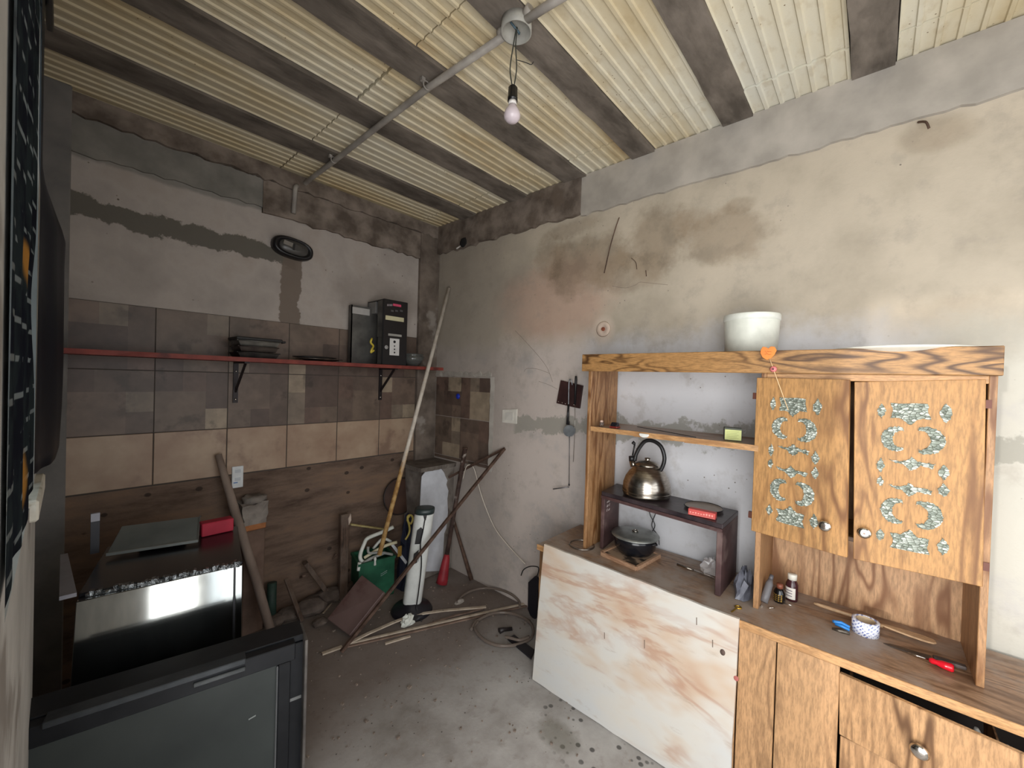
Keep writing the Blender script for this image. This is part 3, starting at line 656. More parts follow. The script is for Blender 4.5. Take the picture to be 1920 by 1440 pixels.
# match box and enamel plate on the stand
c = P(1325, 945, Z=ST+.003); c = V(1.915, .548, ST)
t = thing('enamel_plate', c, 'thin dark rimmed plate lying behind red box on brown stand', 'plate')
obj('dish', MB().lathe([(.05, .0005), (.078, .009), (.076, .011), (.05, .003), (0, .003)], c, 32), plain('worn_enamel', (150, 136, 122), .35), t)
obj('rim', MB().torus(c+V(0, 0, .0105), .078, .0026, n=36, m=6), M_BLACKP, t)
c = V(1.800, .527, ST+.001)
e1 = V(-.006, -.107, 0); e1 = P(1346, 965, Z=ST)-P(1288, 953, Z=ST); e1.z = 0; e1 = e1.normalized()*.105
e2 = V(-e1.y, e1.x, 0).normalized()*.03; e2 = e2 if e2.x > 0 else -e2
o = P(1290, 964, Z=ST+.002); o.z = ST+.0012
t = thing('matchbox', o, 'red cardboard matchbox lying on front of brown stand', 'matchbox')
obj('sleeve', MB().obox(o, e1, e2, V(0, 0, .026)).bevel(.001), plain('match_red', (196, 76, 70), .6), t)
nn = V(e1.y, -e1.x, 0).normalized(); nn = nn if nn.x < 0 else -nn
m = MB(); r = random.Random(4)
for i in range(9):
    m.obox(o+nn*.0008+e1*(.06+.1*i)+V(0, 0, .010), e1*.06, V(0, 0, r.uniform(.004, .009)), nn*.0003)
m.obox(o+nn*.0008+e1*.04+V(0, 0, .004), e1*.92, V(0, 0, .0015), nn*.0003)
obj('print', m, plain('match_print', (226, 150, 138), .6), t)
# pot on a board
bc = V(1.885, .87, CT); q = [P(1128, 1034, Z=CT+.02), P(1193, 1062, Z=CT+.02), P(1237, 1038, Z=CT+.02)]
q4 = q[0]+q[2]-q[1]; q = [V(p.x, p.y, CT+.001) for p in q]; q4.z = CT+.001
t = thing('bread_board', sum((*q, q4), V(0, 0, 0))/4, 'square pale wooden board with scorched top under the black pot', 'board')
W_BD = mott('scorched_board', (52, 42, 34), (150, 126, 104), 14, .7, bump=.2, lo=.42, hi=.5)
obj('board', MB().hexa([q[0], q[1], q[2], q4]+[p+V(0, 0, .012) for p in (q[0], q[1], q[2], q4)]), W_BD, t)
m = MB(); Q = [q[0], q[1], q[2], q4]
for a, b_ in zip(Q, Q[1:]+Q[:1]): m.bar(a+V(0, 0, .009), b_+V(0, 0, .009), .012, .018)
obj('board_frame', m, wood('pale_board_frame', (190, 152, 122), (150, 110, 84), 'Y', 5, 2), t)
pc = sum(Q, V(0, 0, 0))/4; pc = P(1190, 1033, Z=CT+.02); pc.z = CT+.0135
rp = (P(1231, 1005, X=pc.x)-P(1150, 1005, X=pc.x)).length*.47
t = thing('cooking_pot', pc, 'small black cooking pot with grey enamel lid on the board', 'pot')
hpz = P(1190, 1003, X=pc.x).z-pc.z
obj('pot', MB().lathe([(rp*.52, 0), (rp*.72, .008), (rp*.88, .03), (rp*.92, hpz*.8), (rp*.94, hpz), (rp*.88, hpz), (rp*.85, .03), (0, .012)], pc, 40), plain('black_enamel', (24, 24, 28), .18), t)
obj('lid', MB().lathe([(rp*.9, hpz+.001), (rp*1.04, hpz+.002), (rp*1.05, hpz+.005), (rp*.85, hpz+.011), (rp*.4, hpz+.017), (0, hpz+.018)], pc, 40), mott('lid_grey', (132, 134, 130), (160, 162, 158), 20, .35, .7, bump=.05), t)
obj('lid_knob', MB().torus(pc+V(0, 0, hpz+.022), .013, .003, (0, 0, 1), 16, 6).tube([pc+V(-.006, 0, hpz+.015), pc+V(-.006, 0, hpz+.022)], .003, 6), M_STEEL, t)
for s_ in (-1, 1):
    p = pc+V(-.2*rp, s_*rp*.92, hpz*.9); obj('handle', MB().tube(arc(p+V(-.018, 0, 0), p+V(.018, 0, 0), .018, 8, (0, s_, 0)), .0035, 6), M_BLACKP, t)
c = P(1092, 1024, Z=CT+.005); c = V(1.76, 1.115, CT+.004)
c = P(1091, 1022, Z=CT+.004)
single('wire_ring', MB().torus(c, .062, .003, n=36, m=6).torus(c+V(0, 0, .003), .062, .0022, n=36, m=6), mott('ring_metal', (120, 112, 104), (170, 160, 150), 20, .3, .9), c, 'thin metal ring lying at left end of counter', 'ring')
# cable down the wall behind the stand
a = P(1222, 948, X=2.045)
pts = [P(1218, 930, X=2.05), P(1218, 962, X=2.05), P(1228, 985, X=2.05), P(1220, 1003, X=2.05), P(1226, 1020, X=2.03)]
m = MB().tube(smooth(pts), .0022, 6); pts2 = [P(1226, 930, X=2.05), P(1230, 958, X=2.05), P(1222, 985, X=2.05), P(1234, 1005, X=2.05), P(1236, 1022, X=2.04)]
m.tube(smooth(pts2), .0022, 6)
single('power_cable', m, M_BLACKP, a, 'twisted thin black cable hanging on wall behind brown stand', 'cable')
# knife and clear bag
a, q = P(1270, 1058, Z=CT+.004), P(1340, 1084, Z=CT+.004); dd = (q-a)
t = thing('kitchen_knife', a, 'steel table knife lying on counter under brown stand', 'knife')
obj('handle', MB().tube([a, a+dd*.2, a+dd*.45], [.006, .005, .0045], 8), M_STEEL, t)
sd_ = V(-dd.y, dd.x, 0).normalized()*.007
obj('blade', MB().prism([a+dd*.45-sd_*.6, a+dd*.95-sd_*.5, a+dd, a+dd*.9+sd_, a+dd*.45+sd_], (0, 0, .0016)), M_STEEL, t)
def crumple(c, rx, ry, rz, seed, n=14):
    m = MB(); r = random.Random(seed)
    def fn(u, v):
        th, ph = u*6.28318, v*math.pi*.5
        q_ = 1+r.uniform(-.22, .22) if 0 < u < 1 else 1.
        return c+V(rx*math.cos(th)*math.cos(ph)*q_, ry*math.sin(th)*math.cos(ph)*q_, rz*math.sin(ph)*q_+.001)
    m.grid(fn, n, 6, False); bmesh.ops.remove_doubles(m.b, verts=m.b.verts, dist=.002); return m
mg = G('bag_film', .15); mg.b.inputs['Base Color'].default_value = lin((222, 216, 214)); mg.b.inputs['Transmission Weight'].default_value = .5
c = P(1322, 1062, Z=CT); c.z = CT+.001; c = V(1.975, .515, CT+.001)
single('clear_bag', crumple(c, .04, .052, .055, 3), mg.m, c, 'crumpled clear plastic bag on counter under the brown stand', 'plastic bag')
c = V(1.86, .368, CT+.001)
single('grey_bag', crumple(c, .075, .032, .095, 5), mott('grey_film', (92, 94, 104), (128, 130, 140), 14, .4), c, 'crumpled grey plastic bag between brown stand and door compartment', 'plastic bag')
c = P(1382, 1140, Z=CT+.003)
t = thing('brass_key', c, 'small brass key lying at counter edge beside the middle post', 'key')
d_ = P(1372, 1147, Z=CT+.003)-c; d_.normalize()
obj('blade', MB().bar(c, c+d_*.045, .005, .002), plain('brass', (206, 168, 70), .3, .9), t)
obj('bow', MB().torus(c-d_*.010, .010, .003, n=18, m=6), plain('brass', (206, 168, 70), .3, .9), t)
# bottles in the door compartment
c = P(1484, 1125, Z=CT); c.z = CT+.0005; hb = P(1480, 1074, X=c.x).z-c.z; rb = .021
t = thing('medicine_bottle', c, 'brown medicine bottle with white cap standing on the counter', 'bottle')
obj('glass', MB().lathe([(rb*.9, 0), (rb, .004), (rb, hb*.62), (rb*.8, hb*.72), (rb*.62, hb*.77), (rb*.6, hb*.8), (0, hb*.8)], c, 28), plain('brown_glass', (62, 32, 36), .12), t)
obj('cap', MB().lathe([(rb*.74, hb*.79), (rb*.76, hb*.98), (rb*.7, hb), (0, hb)], c, 24), plain('cap_white', (232, 228, 214), .4), t, 'white screw cap')
obj('label', MB().grid(lambda u, v: c+V(-(rb+.0005)*math.cos(math.radians(-150+190*u)), -(rb+.0005)*math.sin(math.radians(-150+190*u)), hb*(.10+.42*v)), 20, 1), plain('label_white', (222, 216, 206), .6), t)
m = MB()
for k_ in range(3):
    m.grid(lambda u, v: c+V(-(rb+.0009)*math.cos(math.radians(-70+80*u)), -(rb+.0009)*math.sin(math.radians(-70+80*u)), hb*(.2+.1*k_+.03*v)), 8, 1)
obj('label_print', m, plain('label_ink', (110, 96, 110), .6), t)
c = P(1461, 1129, Z=CT); c.z = CT+.0005; hb = P(1461, 1094, X=c.x).z-c.z; rb = .02
t = thing('ink_bottle', c, 'small black glass bottle with gold lettering leaning on brown bottle', 'bottle')
obj('glass', MB().lathe([(rb*.8, 0), (rb, .006), (rb, hb*.55), (rb*.7, hb*.72), (rb*.5, hb*.78), (0, hb*.78)], c, 24), plain('black_glass', (20, 18, 18), .1), t)
obj('cap', MB().lathe([(rb*.55, hb*.76), (rb*.55, hb), (0, hb)], c, 20), plain('rust_cap', (128, 72, 52), .5), t)
m = MB(); r = random.Random(6)
for k_ in range(4):
    for j in range(4):
        a0 = -60+26*j; m.grid(lambda u, v: c+V(-(rb+.0006)*math.cos(math.radians(a0+r.choice((12, 18))*u)), -(rb+.0006)*math.sin(math.radians(a0+16*u)), hb*(.14+.1*k_+.05*v)), 2, 1)
obj('gold_print', m, plain('gold_ink', (186, 150, 74), .4, .5), t)
a = P(1432, 1128, Z=CT+.016); q = P(1445, 1098, X=a.x+.02)
t = thing('glue_tube', a, 'grey glue tube leaning against the middle post on counter', 'tube')
a.z = CT+.014; dd = V(.05, -.012, .075); obj('tube', MB().tube([a, a+dd*.3, a+dd*.8, a+dd], [.013, .014, .013, .008], 14), plain('tube_grey', (104, 102, 104), .45), t)
obj('cap', MB().tube([a+dd, a+dd*1.2], [.008, .007], 12), plain('tube_cap', (84, 82, 86), .45), t)
for i, (x, y, dx, dy, lab) in enumerate(((1442, 1140, 18, -1, 'steel screw lying flat nearest the viewer before the glue tube'), (1428, 1136, -6, -8, 'short steel screw lying against foot of the middle post'), (1470, 1131, 10, 3, 'steel screw lying at foot of black bottle'))):
    a = P(x, y, Z=CT+.003); q = P(x+dx, y+dy, Z=CT+.003); d_ = (q-a).normalized()
    t = thing('screw', a, lab, 'screw', 'loose screws on the counter')
    obj('shank', MB().tube([a, a+d_*.022, a+d_*.026], [.0019, .0019, .0006], 6), M_CHR, t)
    obj('head', MB().tube([a-d_*.002, a+d_*.001], [.0042, .0038], 10), M_CHR, t)
# tape roll, cutter, spatula, knife, screwdriver
c = P(1619, 1188, Z=CT); c.z = CT+.001; c = V(1.872, -.004, CT+.001); r0 = .037; hz = .046
t = thing('tape_roll', c, 'roll of white packing tape with blue printing on counter', 'tape roll')
g = G('tape_print', .3); v = g.scale((1, 1, 1), rot=(0, 0, 0)); x, y, z = g.xyz(v)
dg = g.math('ADD', g.math('MULTIPLY', y, 1.), z); st_ = g.math('FRACT', g.math('MULTIPLY', dg, 85.)); du = g.math('FRACT', g.math('MULTIPLY', g.math('SUBTRACT', y, z), 60.))
nzz = g.noise(240, None, 1)
g.col(g.mix(g.math('MULTIPLY', g.math('MULTIPLY', g.ss(st_, .45, .55), g.ss(du, .25, .35)), g.ss(nzz, .42, .5)), lin((224, 226, 236)), lin((98, 112, 170))))
obj('tape', MB().lathe([(r0*.72, 0), (r0, 0), (r0*1.0, hz), (r0*.72, hz), (r0*.72, 0)], c, 40), g.m, t)
obj('core', MB().lathe([(r0*.66, .001), (r0*.72, .001), (r0*.72, hz-.001), (r0*.66, hz-.001), (r0*.66, .001)], c, 36), plain('cardboard', (196, 172, 140), .8), t)
a, q = P(1566, 1168, Z=CT+.015), P(1593, 1180, Z=CT+.012); a.z = CT+.012; q.z = CT+.009
t = thing('pliers', a, 'small pliers with bright blue grips lying beside the tape roll', 'pliers')
obj('grip', MB().tube([a, a.lerp(q, .5)+V(0, .002, .002), q], [.005, .006, .005], 8), plain('blue_rubber', (48, 132, 208), .4), t)
obj('grip', MB().tube([a+V(-.004, .006, .008), (a.lerp(q, .5))+V(.012, .004, .008), q+V(.012, 0, .004)], [.005, .006, .005], 8), plain('blue_rubber', (48, 132, 208), .4), t)
p0 = P(1560, 1178, Z=CT+.004); p1 = P(1593, 1188, Z=CT+.004)
obj('jaw', MB().tube([p0, p0.lerp(p1, .5), p1], [.004, .009, .006], 8), mott('tool_steel', (72, 66, 60), (122, 114, 104), 30, .4, .8), t)
a, b_, q = P(1526, 1131, Z=CT+.012), P(1600, 1158, Z=CT+.012), P(1756, 1207, Z=CT+.008)
W_SP = wood('spatula_wood', (206, 172, 134), (170, 128, 92), 'Y', 5, 2.5)
t = thing('wooden_spatula', a, 'long wooden spatula lying behind the tape roll', 'spatula')
dd = (q-a); sd_ = V(-dd.y, dd.x, 0).normalized()
obj('handle', MB().tube([a, a+dd*.05, a+dd*.5, a+dd*.6], [.004, .0065, .007, .006], 8), W_SP, t)
prof = [(.58, .006), (.68, .013), (.8, .019), (.92, .020), (.98, .015), (1.0, .006)]
obj('paddle', MB().prism([a+dd*u+sd_*w_ for u, w_ in prof]+[a+dd*u-sd_*w_ for u, w_ in prof[::-1]], (0, 0, .006)).bevel(.002), W_SP, t)
a, q = P(1598, 1189, Z=CT+.003), P(1815, 1258, Z=CT+.003); a = V(1.835, -.05, CT+.002); q = P(1812, 1256, Z=CT+.003)
dd = q-a; sd_ = V(-dd.y, dd.x, 0).normalized()
t = thing('carving_knife', a, 'dark bladed kitchen knife lying flat between tape and screwdriver', 'knife')
obj('blade', MB().prism([a, a+dd*.1+sd_*.010, a+dd*.6+sd_*.016, a+dd*.62-sd_*.006, a+dd*.1-sd_*.006], (0, 0, .0018)), mott('dark_steel', (52, 48, 46), (84, 78, 74), 18, .4, .7), t)
obj('handle', MB().obox(a+dd*.62-sd_*.008, dd*.38, sd_*.02, V(0, 0, .011)).bevel(.003, 2), mott('dark_handle', (58, 50, 48), (84, 74, 70), 20, .6), t)
a, q = P(1703, 1224, Z=CT+.010), P(1742, 1237, Z=CT+.010); e = P(1789, 1254, Z=CT+.012)
t = thing('screwdriver', q, 'screwdriver with glossy red handle lying at the counter front', 'screwdriver')
obj('shaft', MB().tube([a, q], .0022, 8), M_CHR, t)
obj('handle', MB().tube([q, q.lerp(e, .12), q.lerp(e, .3), q.lerp(e, .55), q.lerp(e, .92), e], [.006, .009, .0075, .0115, .0125, .009], 10), plain('red_acetate', (206, 24, 40), .15), t)
# things seen through the gap over the drawer
for i, (x, y, lab) in enumerate(((1834, 1368, 'pale grey stub standing in drawer gap nearer the knob'), (1893, 1402, 'pale grey stub standing in drawer gap at far right'))):
    c = P(x, y+10, X=1.69); a0 = c+V(0, 0, -.05)
    single('drawer_oddment', MB().tube([a0, c, c+V(.0, .004, .018)], [.012, .010, .004], 8), plain('oddment_grey', (170, 166, 158), .6), a0, lab, 'oddment', 'oddments inside the drawer')

# ------------------------------------------------------------------ right wall
c = P(953, 781, X=RX-.004)
t = thing('switch_plate', c, 'square white switch plate on right wall beside tiled patch', 'switch')
q = [P(x, y, X=RX-.008) for x, y in ((942, 768), (969, 767), (968, 795), (941, 792))]
obj('plate', MB().prism(q, (.010, 0, 0)).bevel(.002, 2), plain('ivory_plastic', (222, 218, 208), .4), t)
q2 = [sum(q, V(0, 0, 0))/4+(p-sum(q, V(0, 0, 0))/4)*.55 for p in q]
obj('rocker', MB().prism([p-V(.0025, 0, 0) for p in q2], (.004, 0, 0)).bevel(.0008), plain('ivory_rocker', (212, 208, 200), .4), t)
# board with hooks and hanging utensils
q = [P(x, y, X=RX-.016) for x, y in ((1051, 713), (1092, 723), (1086, 766), (1043, 756))]
t = thing('utensil_board', q[0], 'dark brown square board nailed to right wall behind hanging utensils', 'board')
obj('board', MB().prism(q, (.014, 0, 0)).bevel(.001), mott('dark_board', (44, 26, 26), (66, 42, 40), 10, .5), t)
for x, y in ((1047, 753), (1054, 755), (1060, 757), (1076, 759)): obj('nail', MB().lathe([(.003, 0), (.003, .002), (0, .002)], P(x, y, X=RX-.0165), 8, (-1, 0, 0)), M_CHR, t)
hx = RX-.03
a = P(1069, 714, X=hx)
t = thing('ladle', a, 'grey metal ladle hanging on the dark board, bowl downwards', 'ladle')
obj('handle', MB().tube(smooth([P(1073, 722, X=hx+.008), P(1071, 713, X=hx), P(1067, 716, X=hx), P(1066, 760, X=hx), P(1065, 782, X=hx)]), .0032, 8), mott('ladle_grey', (132, 136, 140), (164, 168, 172), 20, .35, .7), t)
obj('neck', MB().tube([P(1066, 758, X=hx), P(1064, 796, X=hx)], [.0055, .009], 8), M_BLACKP, t)
c = P(1068, 809, X=hx-.008)
obj('bowl', MB().lathe([(.036, .014), (.031, -.002), (.018, -.013), (0, -.017), (0, -.014), (.017, -.010), (.028, 0), (.033, .014), (.036, .014)], c, 28, (-.75, -.35, .35)), mott('ladle_bowl', (150, 156, 162), (180, 186, 192), 20, .3, .35), t)
a = P(1080, 706, X=hx)
t = thing('spatula', a, 'thin spatula with black handle hanging right of the ladle', 'spatula')
obj('handle', MB().tube([P(1080, 705, X=hx), P(1080, 712, X=hx), P(1078, 758, X=hx)], [.006, .0075, .0062], 10), M_BLACKP, t)
obj('hanging_wire', MB().tube([P(1078, 756, X=hx), P(1078, 800, X=hx+.004), P(1075, 866, X=hx+.015)], .0014, 6), M_CHR, t)
a = P(1068, 820, X=hx+.012)
t = thing('skewer_crank', a, 'long thin metal skewer with cranked end hanging under the ladle', 'skewer')
obj('rod', MB().tube([P(1068, 790, X=hx+.014), P(1067, 907, X=hx+.012)], .0022, 6), mott('skewer_grey', (108, 106, 108), (138, 136, 138), 20, .4, .6), t)
obj('joint', MB().lathe([(0, -.007), (.005, -.004), (.005, .004), (0, .007)], P(1067, 909, X=hx+.012), 12), M_BLACKP, t)
obj('crank', MB().tube([P(1067, 913, X=hx+.012), P(1037, 917, X=hx-.002)], [.003, .0035], 8), mott('skewer_grey', (108, 106, 108), (138, 136, 138), 20, .4, .6), t)
# capped wall outlet
c = P(1131, 617, X=RX-.004)
t = thing('capped_outlet', c, 'round plaster patched hole with rusty centre on right wall', 'pipe outlet')
obj('plaster_ring', MB().lathe([(.045, 0), (.040, .005), (.022, .006), (.018, .001), (0, .001)], c+V(.002, 0, 0), 20, (-1, 0, 0)), mott('ring_plaster', (200, 180, 162), (216, 196, 180), 14, .9), t)
obj('rusty_stub', MB().tube([c+V(.004, 0, 0), c+V(-.006, 0, 0)], [.013, .010], 10), mott('rust', (120, 62, 44), (150, 88, 64), 30, .8), t)
# wires and rods sticking out of the plaster
M_RUSTD = mott('rusty_steel', (66, 48, 40), (104, 82, 70), 24, .75, .3, bump=.3)
def wire(px, Xs, r, lab, name='rebar_wire', cat='wire', mat=None, grp=None):
    pts = smooth([P(x, y, X=X_) for (x, y), X_ in zip(px, Xs)]); return single(name, MB().tube(pts, r, 6), mat or M_RUSTD, pts[0], lab, cat, grp)
wire([(1161, 408), (1155, 425), (1146, 455), (1140, 480), (1133, 512)], [RX-.01, RX-.02, RX-.03, RX-.02, RX-.005], .0028, 'rusty bent wire hanging on the stained part of right wall')
wire([(1184, 484), (1192, 492), (1194, 505)], [RX-.004]*3, .0016, 'short curved wire stub at the centre of wall stains')
wire([(1211, 507), (1212, 518)], [RX-.004]*2, .002, 'tiny straight wire stub right of the curved stub')
wire([(1722, 229), (1736, 229), (1742, 241)], [RX-.01, RX-.04, RX-.035], .004, 'bent rusty rebar hook below the plastered beam on right wall', 'rebar_hook', 'hook')
c = P(869, 455, X=RX-.035)
t = thing('wall_hole_cable', c, 'dark hole with cable ends at the corner under the ceiling', 'cable hole')
obj('hole', MB().lathe([(.038, 0), (.033, .006), (.012, .008), (0, .004)], c, 12, (-1, 0, 0)).rough(.004, 3), plain('hole_black', (18, 16, 16), .9), t)
obj('cable_end', MB().tube([c+V(-.004, .03, -.02), c+V(-.03, .045, -.045)], .006, 6), plain('cable_white', (196, 192, 186), .6), t)
# ------------------------------------------------------------------ back wall shelf
SHZ = 1.572; SHY = 2.47
M_REDB = mott('red_brown_paint', (108, 44, 38), (136, 62, 52), 10, .6, bump=.2, c3=(84, 40, 36))
t = thing('wall_shelf', (.95, 2.6, SHZ), 'long red brown painted plank shelf on the tiled back wall', 'shelf')
m = MB(); r = random.Random(9)
xs = [-.02+(1.965+.02)*k/24 for k in range(25)]
for a, b in zip(xs, xs[1:]): m.hexa([(a, SHY, SHZ-.022), (b, SHY, SHZ-.022), (b, BY-.007, SHZ-.022), (a, BY-.007, SHZ-.022), (a, SHY+r.uniform(0, .004), SHZ), (b, SHY+r.uniform(0, .004), SHZ), (b, BY-.007, SHZ), (a, BY-.007, SHZ)])
bmesh.ops.remove_doubles(m.b, verts=m.b.verts, dist=.0045)
obj('plank', m, M_REDB, t)
M_BRK = plain('bracket_black', (34, 26, 28), .5, .3)
for px, fx in ((443, .625), (715, 1.49)):
    x = P(px, 700, Y=BY-.02).x; br = obj('bracket', MB().box(x-.012, BY-.016, SHZ-.255, x+.012, BY-.0065, SHZ-.023).box(x-.012, SHY+.03, SHZ-.031, x+.012, BY-.0065, SHZ-.0225).bar((x, BY-.012, SHZ-.19), (x, SHY+.06, SHZ-.03), .016, .008, (1, 0, 0)), M_BRK, t)
    for z in (SHZ-.075, SHZ-.235): obj('bolt', MB().lathe([(.006, 0), (.005, .003), (0, .004)], (x, BY-.0165, z), 8, (0, -1, 0)), M_CHR, br)
# open computer case
a, b = P(715, 672, Y=2.50), P(760, 672, Y=2.50)
x0, x1, z0 = a.x, b.x, SHZ+.0008; z1 = P(735, 563, Y=2.50).z
t = thing('computer_case', ((x0+x1)/2, 2.5, z0), 'open computer tower with black labelled front on the wall shelf', 'computer')
xb = x0+.0; yb = 2.705
M_CASE = mott('case_steel', (84, 82, 80), (112, 110, 106), 10, .45, .6, bump=.05); M_CB = plain('case_black', (22, 21, 24), .35)
fr_ = obj('front_panel', MB().box(x0, 2.485, z0, x1, 2.507, z1).bevel(.003), M_CB, t)
fp = lambda px, py: P(px, py, Y=2.4845)
def lab(px0, py0, px1, py1, mt, nm, th=.001, par=None):
    p, q = fp(px0, py0), fp(px1, py1); return obj(nm, MB().box(p.x, 2.4846-th, q.z, q.x, 2.4852, p.z), mt, par or fr_)
lab(723, 591, 757, 604, plain('cream_label', (200, 194, 158), .6), 'cream_label')
lab(728, 625, 753, 632, plain('grey_label', (150, 148, 142), .6), 'grey_label')
pl = lab(731, 634, 748, 667, plain('white_sticker', (206, 204, 202), .6), 'sticker')
m = MB()
for i, (y, rr_) in enumerate(((641, .0095), (649, .005), (655, .005), (661, .006))): m.lathe([(rr_, 0), (rr_, .0012), (0, .0012)], fp(739.5, y)-V(0, .0012, 0), 14, (0, -1, 0))
obj('sticker_mark', m, M_CB, fr_)
lab(737, 569, 752, 576, plain('pink_print', (206, 72, 104), .5), 'logo_block'); 
m = MB()
for k in range(4):
    p = fp(726+k*2.6, 570); q = fp(727.5+k*2.6, 574); m.box(p.x, 2.4835, q.z, q.x, 2.4848, p.z)
obj('logo_mark', m, plain('grey_print', (150, 142, 146), .5), fr_)
m = MB()
for px, py in ((733, 583), (741, 583), (750, 583)): p, q = fp(px, py-2), fp(px+5, py+2); m.box(p.x, 2.4835, q.z, q.x, 2.4848, p.z)
obj('small_print', m, plain('dark_grey_print', (80, 78, 80), .5), fr_)
c = fp(724.5, 651); obj('seal', MB().lathe([(.013, 0), (.013, .001), (0, .001)], c, 16, (0, -1, 0), 1.), plain('seal_white', (190, 188, 186), .6), fr_)
obj('seal_mark', MB().torus(c-V(0, .001, 0), .007, .0016, (0, 1, 0), 12, 5), M_CB, fr_)
obj('chassis', MB().box(x0+.002, 2.507, z0, x1-.002, yb, z0+.004).box(x0+.002, 2.507, z1-.006, x1-.002, yb, z1-.002).box(x1-.006, 2.507, z0, x1-.002, yb, z1-.002).box(x0+.002, yb-.004, z0, x1-.002, yb, z1-.002).box(x0+.002, 2.507, z0+.10*1.9, x0+.006, 2.507+.06, z1-.002).box(x0+.002, 2.507, z0, x0+.006, 2.507+.05, z0+.15), M_CASE, t)
obj('power_supply', MB().box(x0+.006, 2.60, z1-.09, x1-.01, yb-.006, z1-.008).bevel(.002), plain('psu_grey', (150, 148, 146), .4, .5), t)
obj('drive_cage', MB().box(x0+.012, 2.515, z0+.10, x1-.012, 2.575, z1-.02).bevel(.002), M_CASE, t)
obj('circuit_board', MB().box(x1-.012, 2.52, z0+.02, x1-.008, yb-.01, z1-.1), plain('board_green', (40, 52, 46), .5), t)
c = P(692, 640, Y=2.55)
obj('yellow_wire', MB().tube(smooth([c+V(.02, 0, .02), c+V(0, -.03, .01), c+V(-.004, -.03, -.01), c+V(.02, -.02, -.03), c+V(.0, -.04, -.055), c+V(-.006, -.04, -.075), c+V(.02, -.03, -.06)]), .007, 8), plain('yellow_vinyl', (212, 190, 70), .5), t, 'bundle of yellow wire')
# side cover leaning behind the case, on the left
xa, xb_ = P(657, 660, Y=2.66).x, P(705, 660, Y=2.66).x
t = thing('case_cover', ((xa+xb_)/2, 2.66, SHZ), 'grey sheet metal computer cover standing left of the computer tower', 'metal cover')
za = P(665, 572, Y=2.66).z
obj('sheet', MB().box(xa, 2.655, SHZ+.001, xb_, 2.662, za).box(xa, 2.655, SHZ+.001, xa+.006, 2.70, za), M_CASE, t)
p, q = P(661, 575, Y=2.653), P(693, 592, Y=2.653)
obj('paper_label', MB().box(p.x, 2.6525, q.z, q.x, 2.6548, p.z), plain('paper_pale', (176, 172, 168), .7), t)
# glass bowl
c = P(773, 677, Y=2.58); c.z = SHZ+.001; rb = (P(795, 660, Y=2.58).x-P(757, 660, Y=2.58).x)*.5
mg = G('smoked_glass', .08); mg.b.inputs['Transmission Weight'].default_value = .75; mg.b.inputs['Base Color'].default_value = lin((150, 152, 148)); 
t = thing('glass_bowl', c, 'smoky glass bowl stacked on shelf right of the computer tower', 'bowl')
obj('bowl', MB().lathe([(rb*.45, 0), (rb*.5, .004), (rb*.85, .04), (rb, .075), (rb*.96, .075), (rb*.8, .042), (rb*.42, .008), (0, .008)], c, 32), mg.m, t)
obj('inner_bowl', MB().lathe([(rb*.5, .045), (rb*.8, .07), (rb*.92, .092), (rb*.88, .092), (rb*.75, .072), (0, .05)], c, 32), mg.m, t)
# oven grills stack and pan
c = P(478, 640, Y=2.58); c.z = SHZ
for i, (zz, wd, dp, mt, lab_, nm, ct) in enumerate(((.001, .20, .17, mott('tin_dark', (44, 42, 42), (74, 70, 66), 12, .45, .6), 'dark square baking tin at the bottom of the stack on shelf', 'baking_tin', 'baking tin'),
                                   (.034, .19, .165, mott('tin_mid', (58, 50, 48), (86, 78, 72), 12, .4, .6), 'brownish baking tin in the middle of the stack on shelf', 'baking_tin', 'baking tin'),
                                   (.064, .20, .17, mott('tin_pale', (86, 84, 80), (120, 118, 112), 12, .4, .6), 'pale grey baking tin near the top of the stack on shelf', 'baking_tin', 'baking tin'))):
    o = c+V(0, 0, zz); t = thing(nm, o, lab_, ct, 'stacked baking tins on the wall shelf')
    x_, y_ = wd/2, dp/2
    def rect(f, z): return [o+V(-x_*f, -y_*f+.0, z), o+V(x_*f, -y_*f, z), o+V(x_*f, y_*f, z), o+V(-x_*f, y_*f, z)]
    m = MB(); A = [[m.b.verts.new(p) for p in rect(f, z)] for f, z in ((.86, 0), (1, .026), (.97, .026), (.84, .002))]
    for u, v in zip(A, A[1:]):
        for k in range(4): m._f([u[k], u[(k+1) % 4], v[(k+1) % 4], v[k]])
    m._f(A[0][::-1]); m._f(A[-1]); obj('pan', m, mt, t)
    m = MB(); Q = rect(1.02, .027)
    for k in range(4): m.tube([Q[k], Q[(k+1) % 4]], .003, 6)
    obj('rim', m, mt, t)
o = c+V(0, .0, .099); t = thing('black_skillet', o, 'flat black griddle on top of the baking tin stack', 'griddle')
obj('plate', MB().box(o.x-.108, o.y-.085, o.z-.005, o.x+.115, o.y+.085, o.z+.012).bevel(.005, 2), plain('cast_iron', (24, 22, 22), .6), t)
obj('grip', MB().box(o.x+.113, o.y-.03, o.z-.004, o.x+.15, o.y+.03, o.z+.008).bevel(.003), plain('cast_iron', (24, 22, 22), .6), t)
c = P(600, 668, Y=2.57); c.z = SHZ+.001
t = thing('oven_dish', c, 'flat oval metal dish on shelf left of the computer', 'dish')
obj('dish', MB().lathe([(.08, 0), (.12, .012), (.14, .014), (.14, .017), (.118, .016), (.078, .004), (0, .004)], c, 36, (0, 0, 1), .62), mott('dish_metal', (94, 88, 82), (140, 134, 126), 20, .35, .8), t)
o = c+V(-.02, .02, .020); t = thing('griddle_cover', o, 'thin dark oval cover lying over the flat metal dish', 'cover')
obj('disc', MB().lathe([(.10, 0), (.13, .002), (.13, .006), (.06, .012), (0, .013)], o, 36, (0, 0, 1), .6), plain('lid_dark', (36, 32, 32), .4), t)
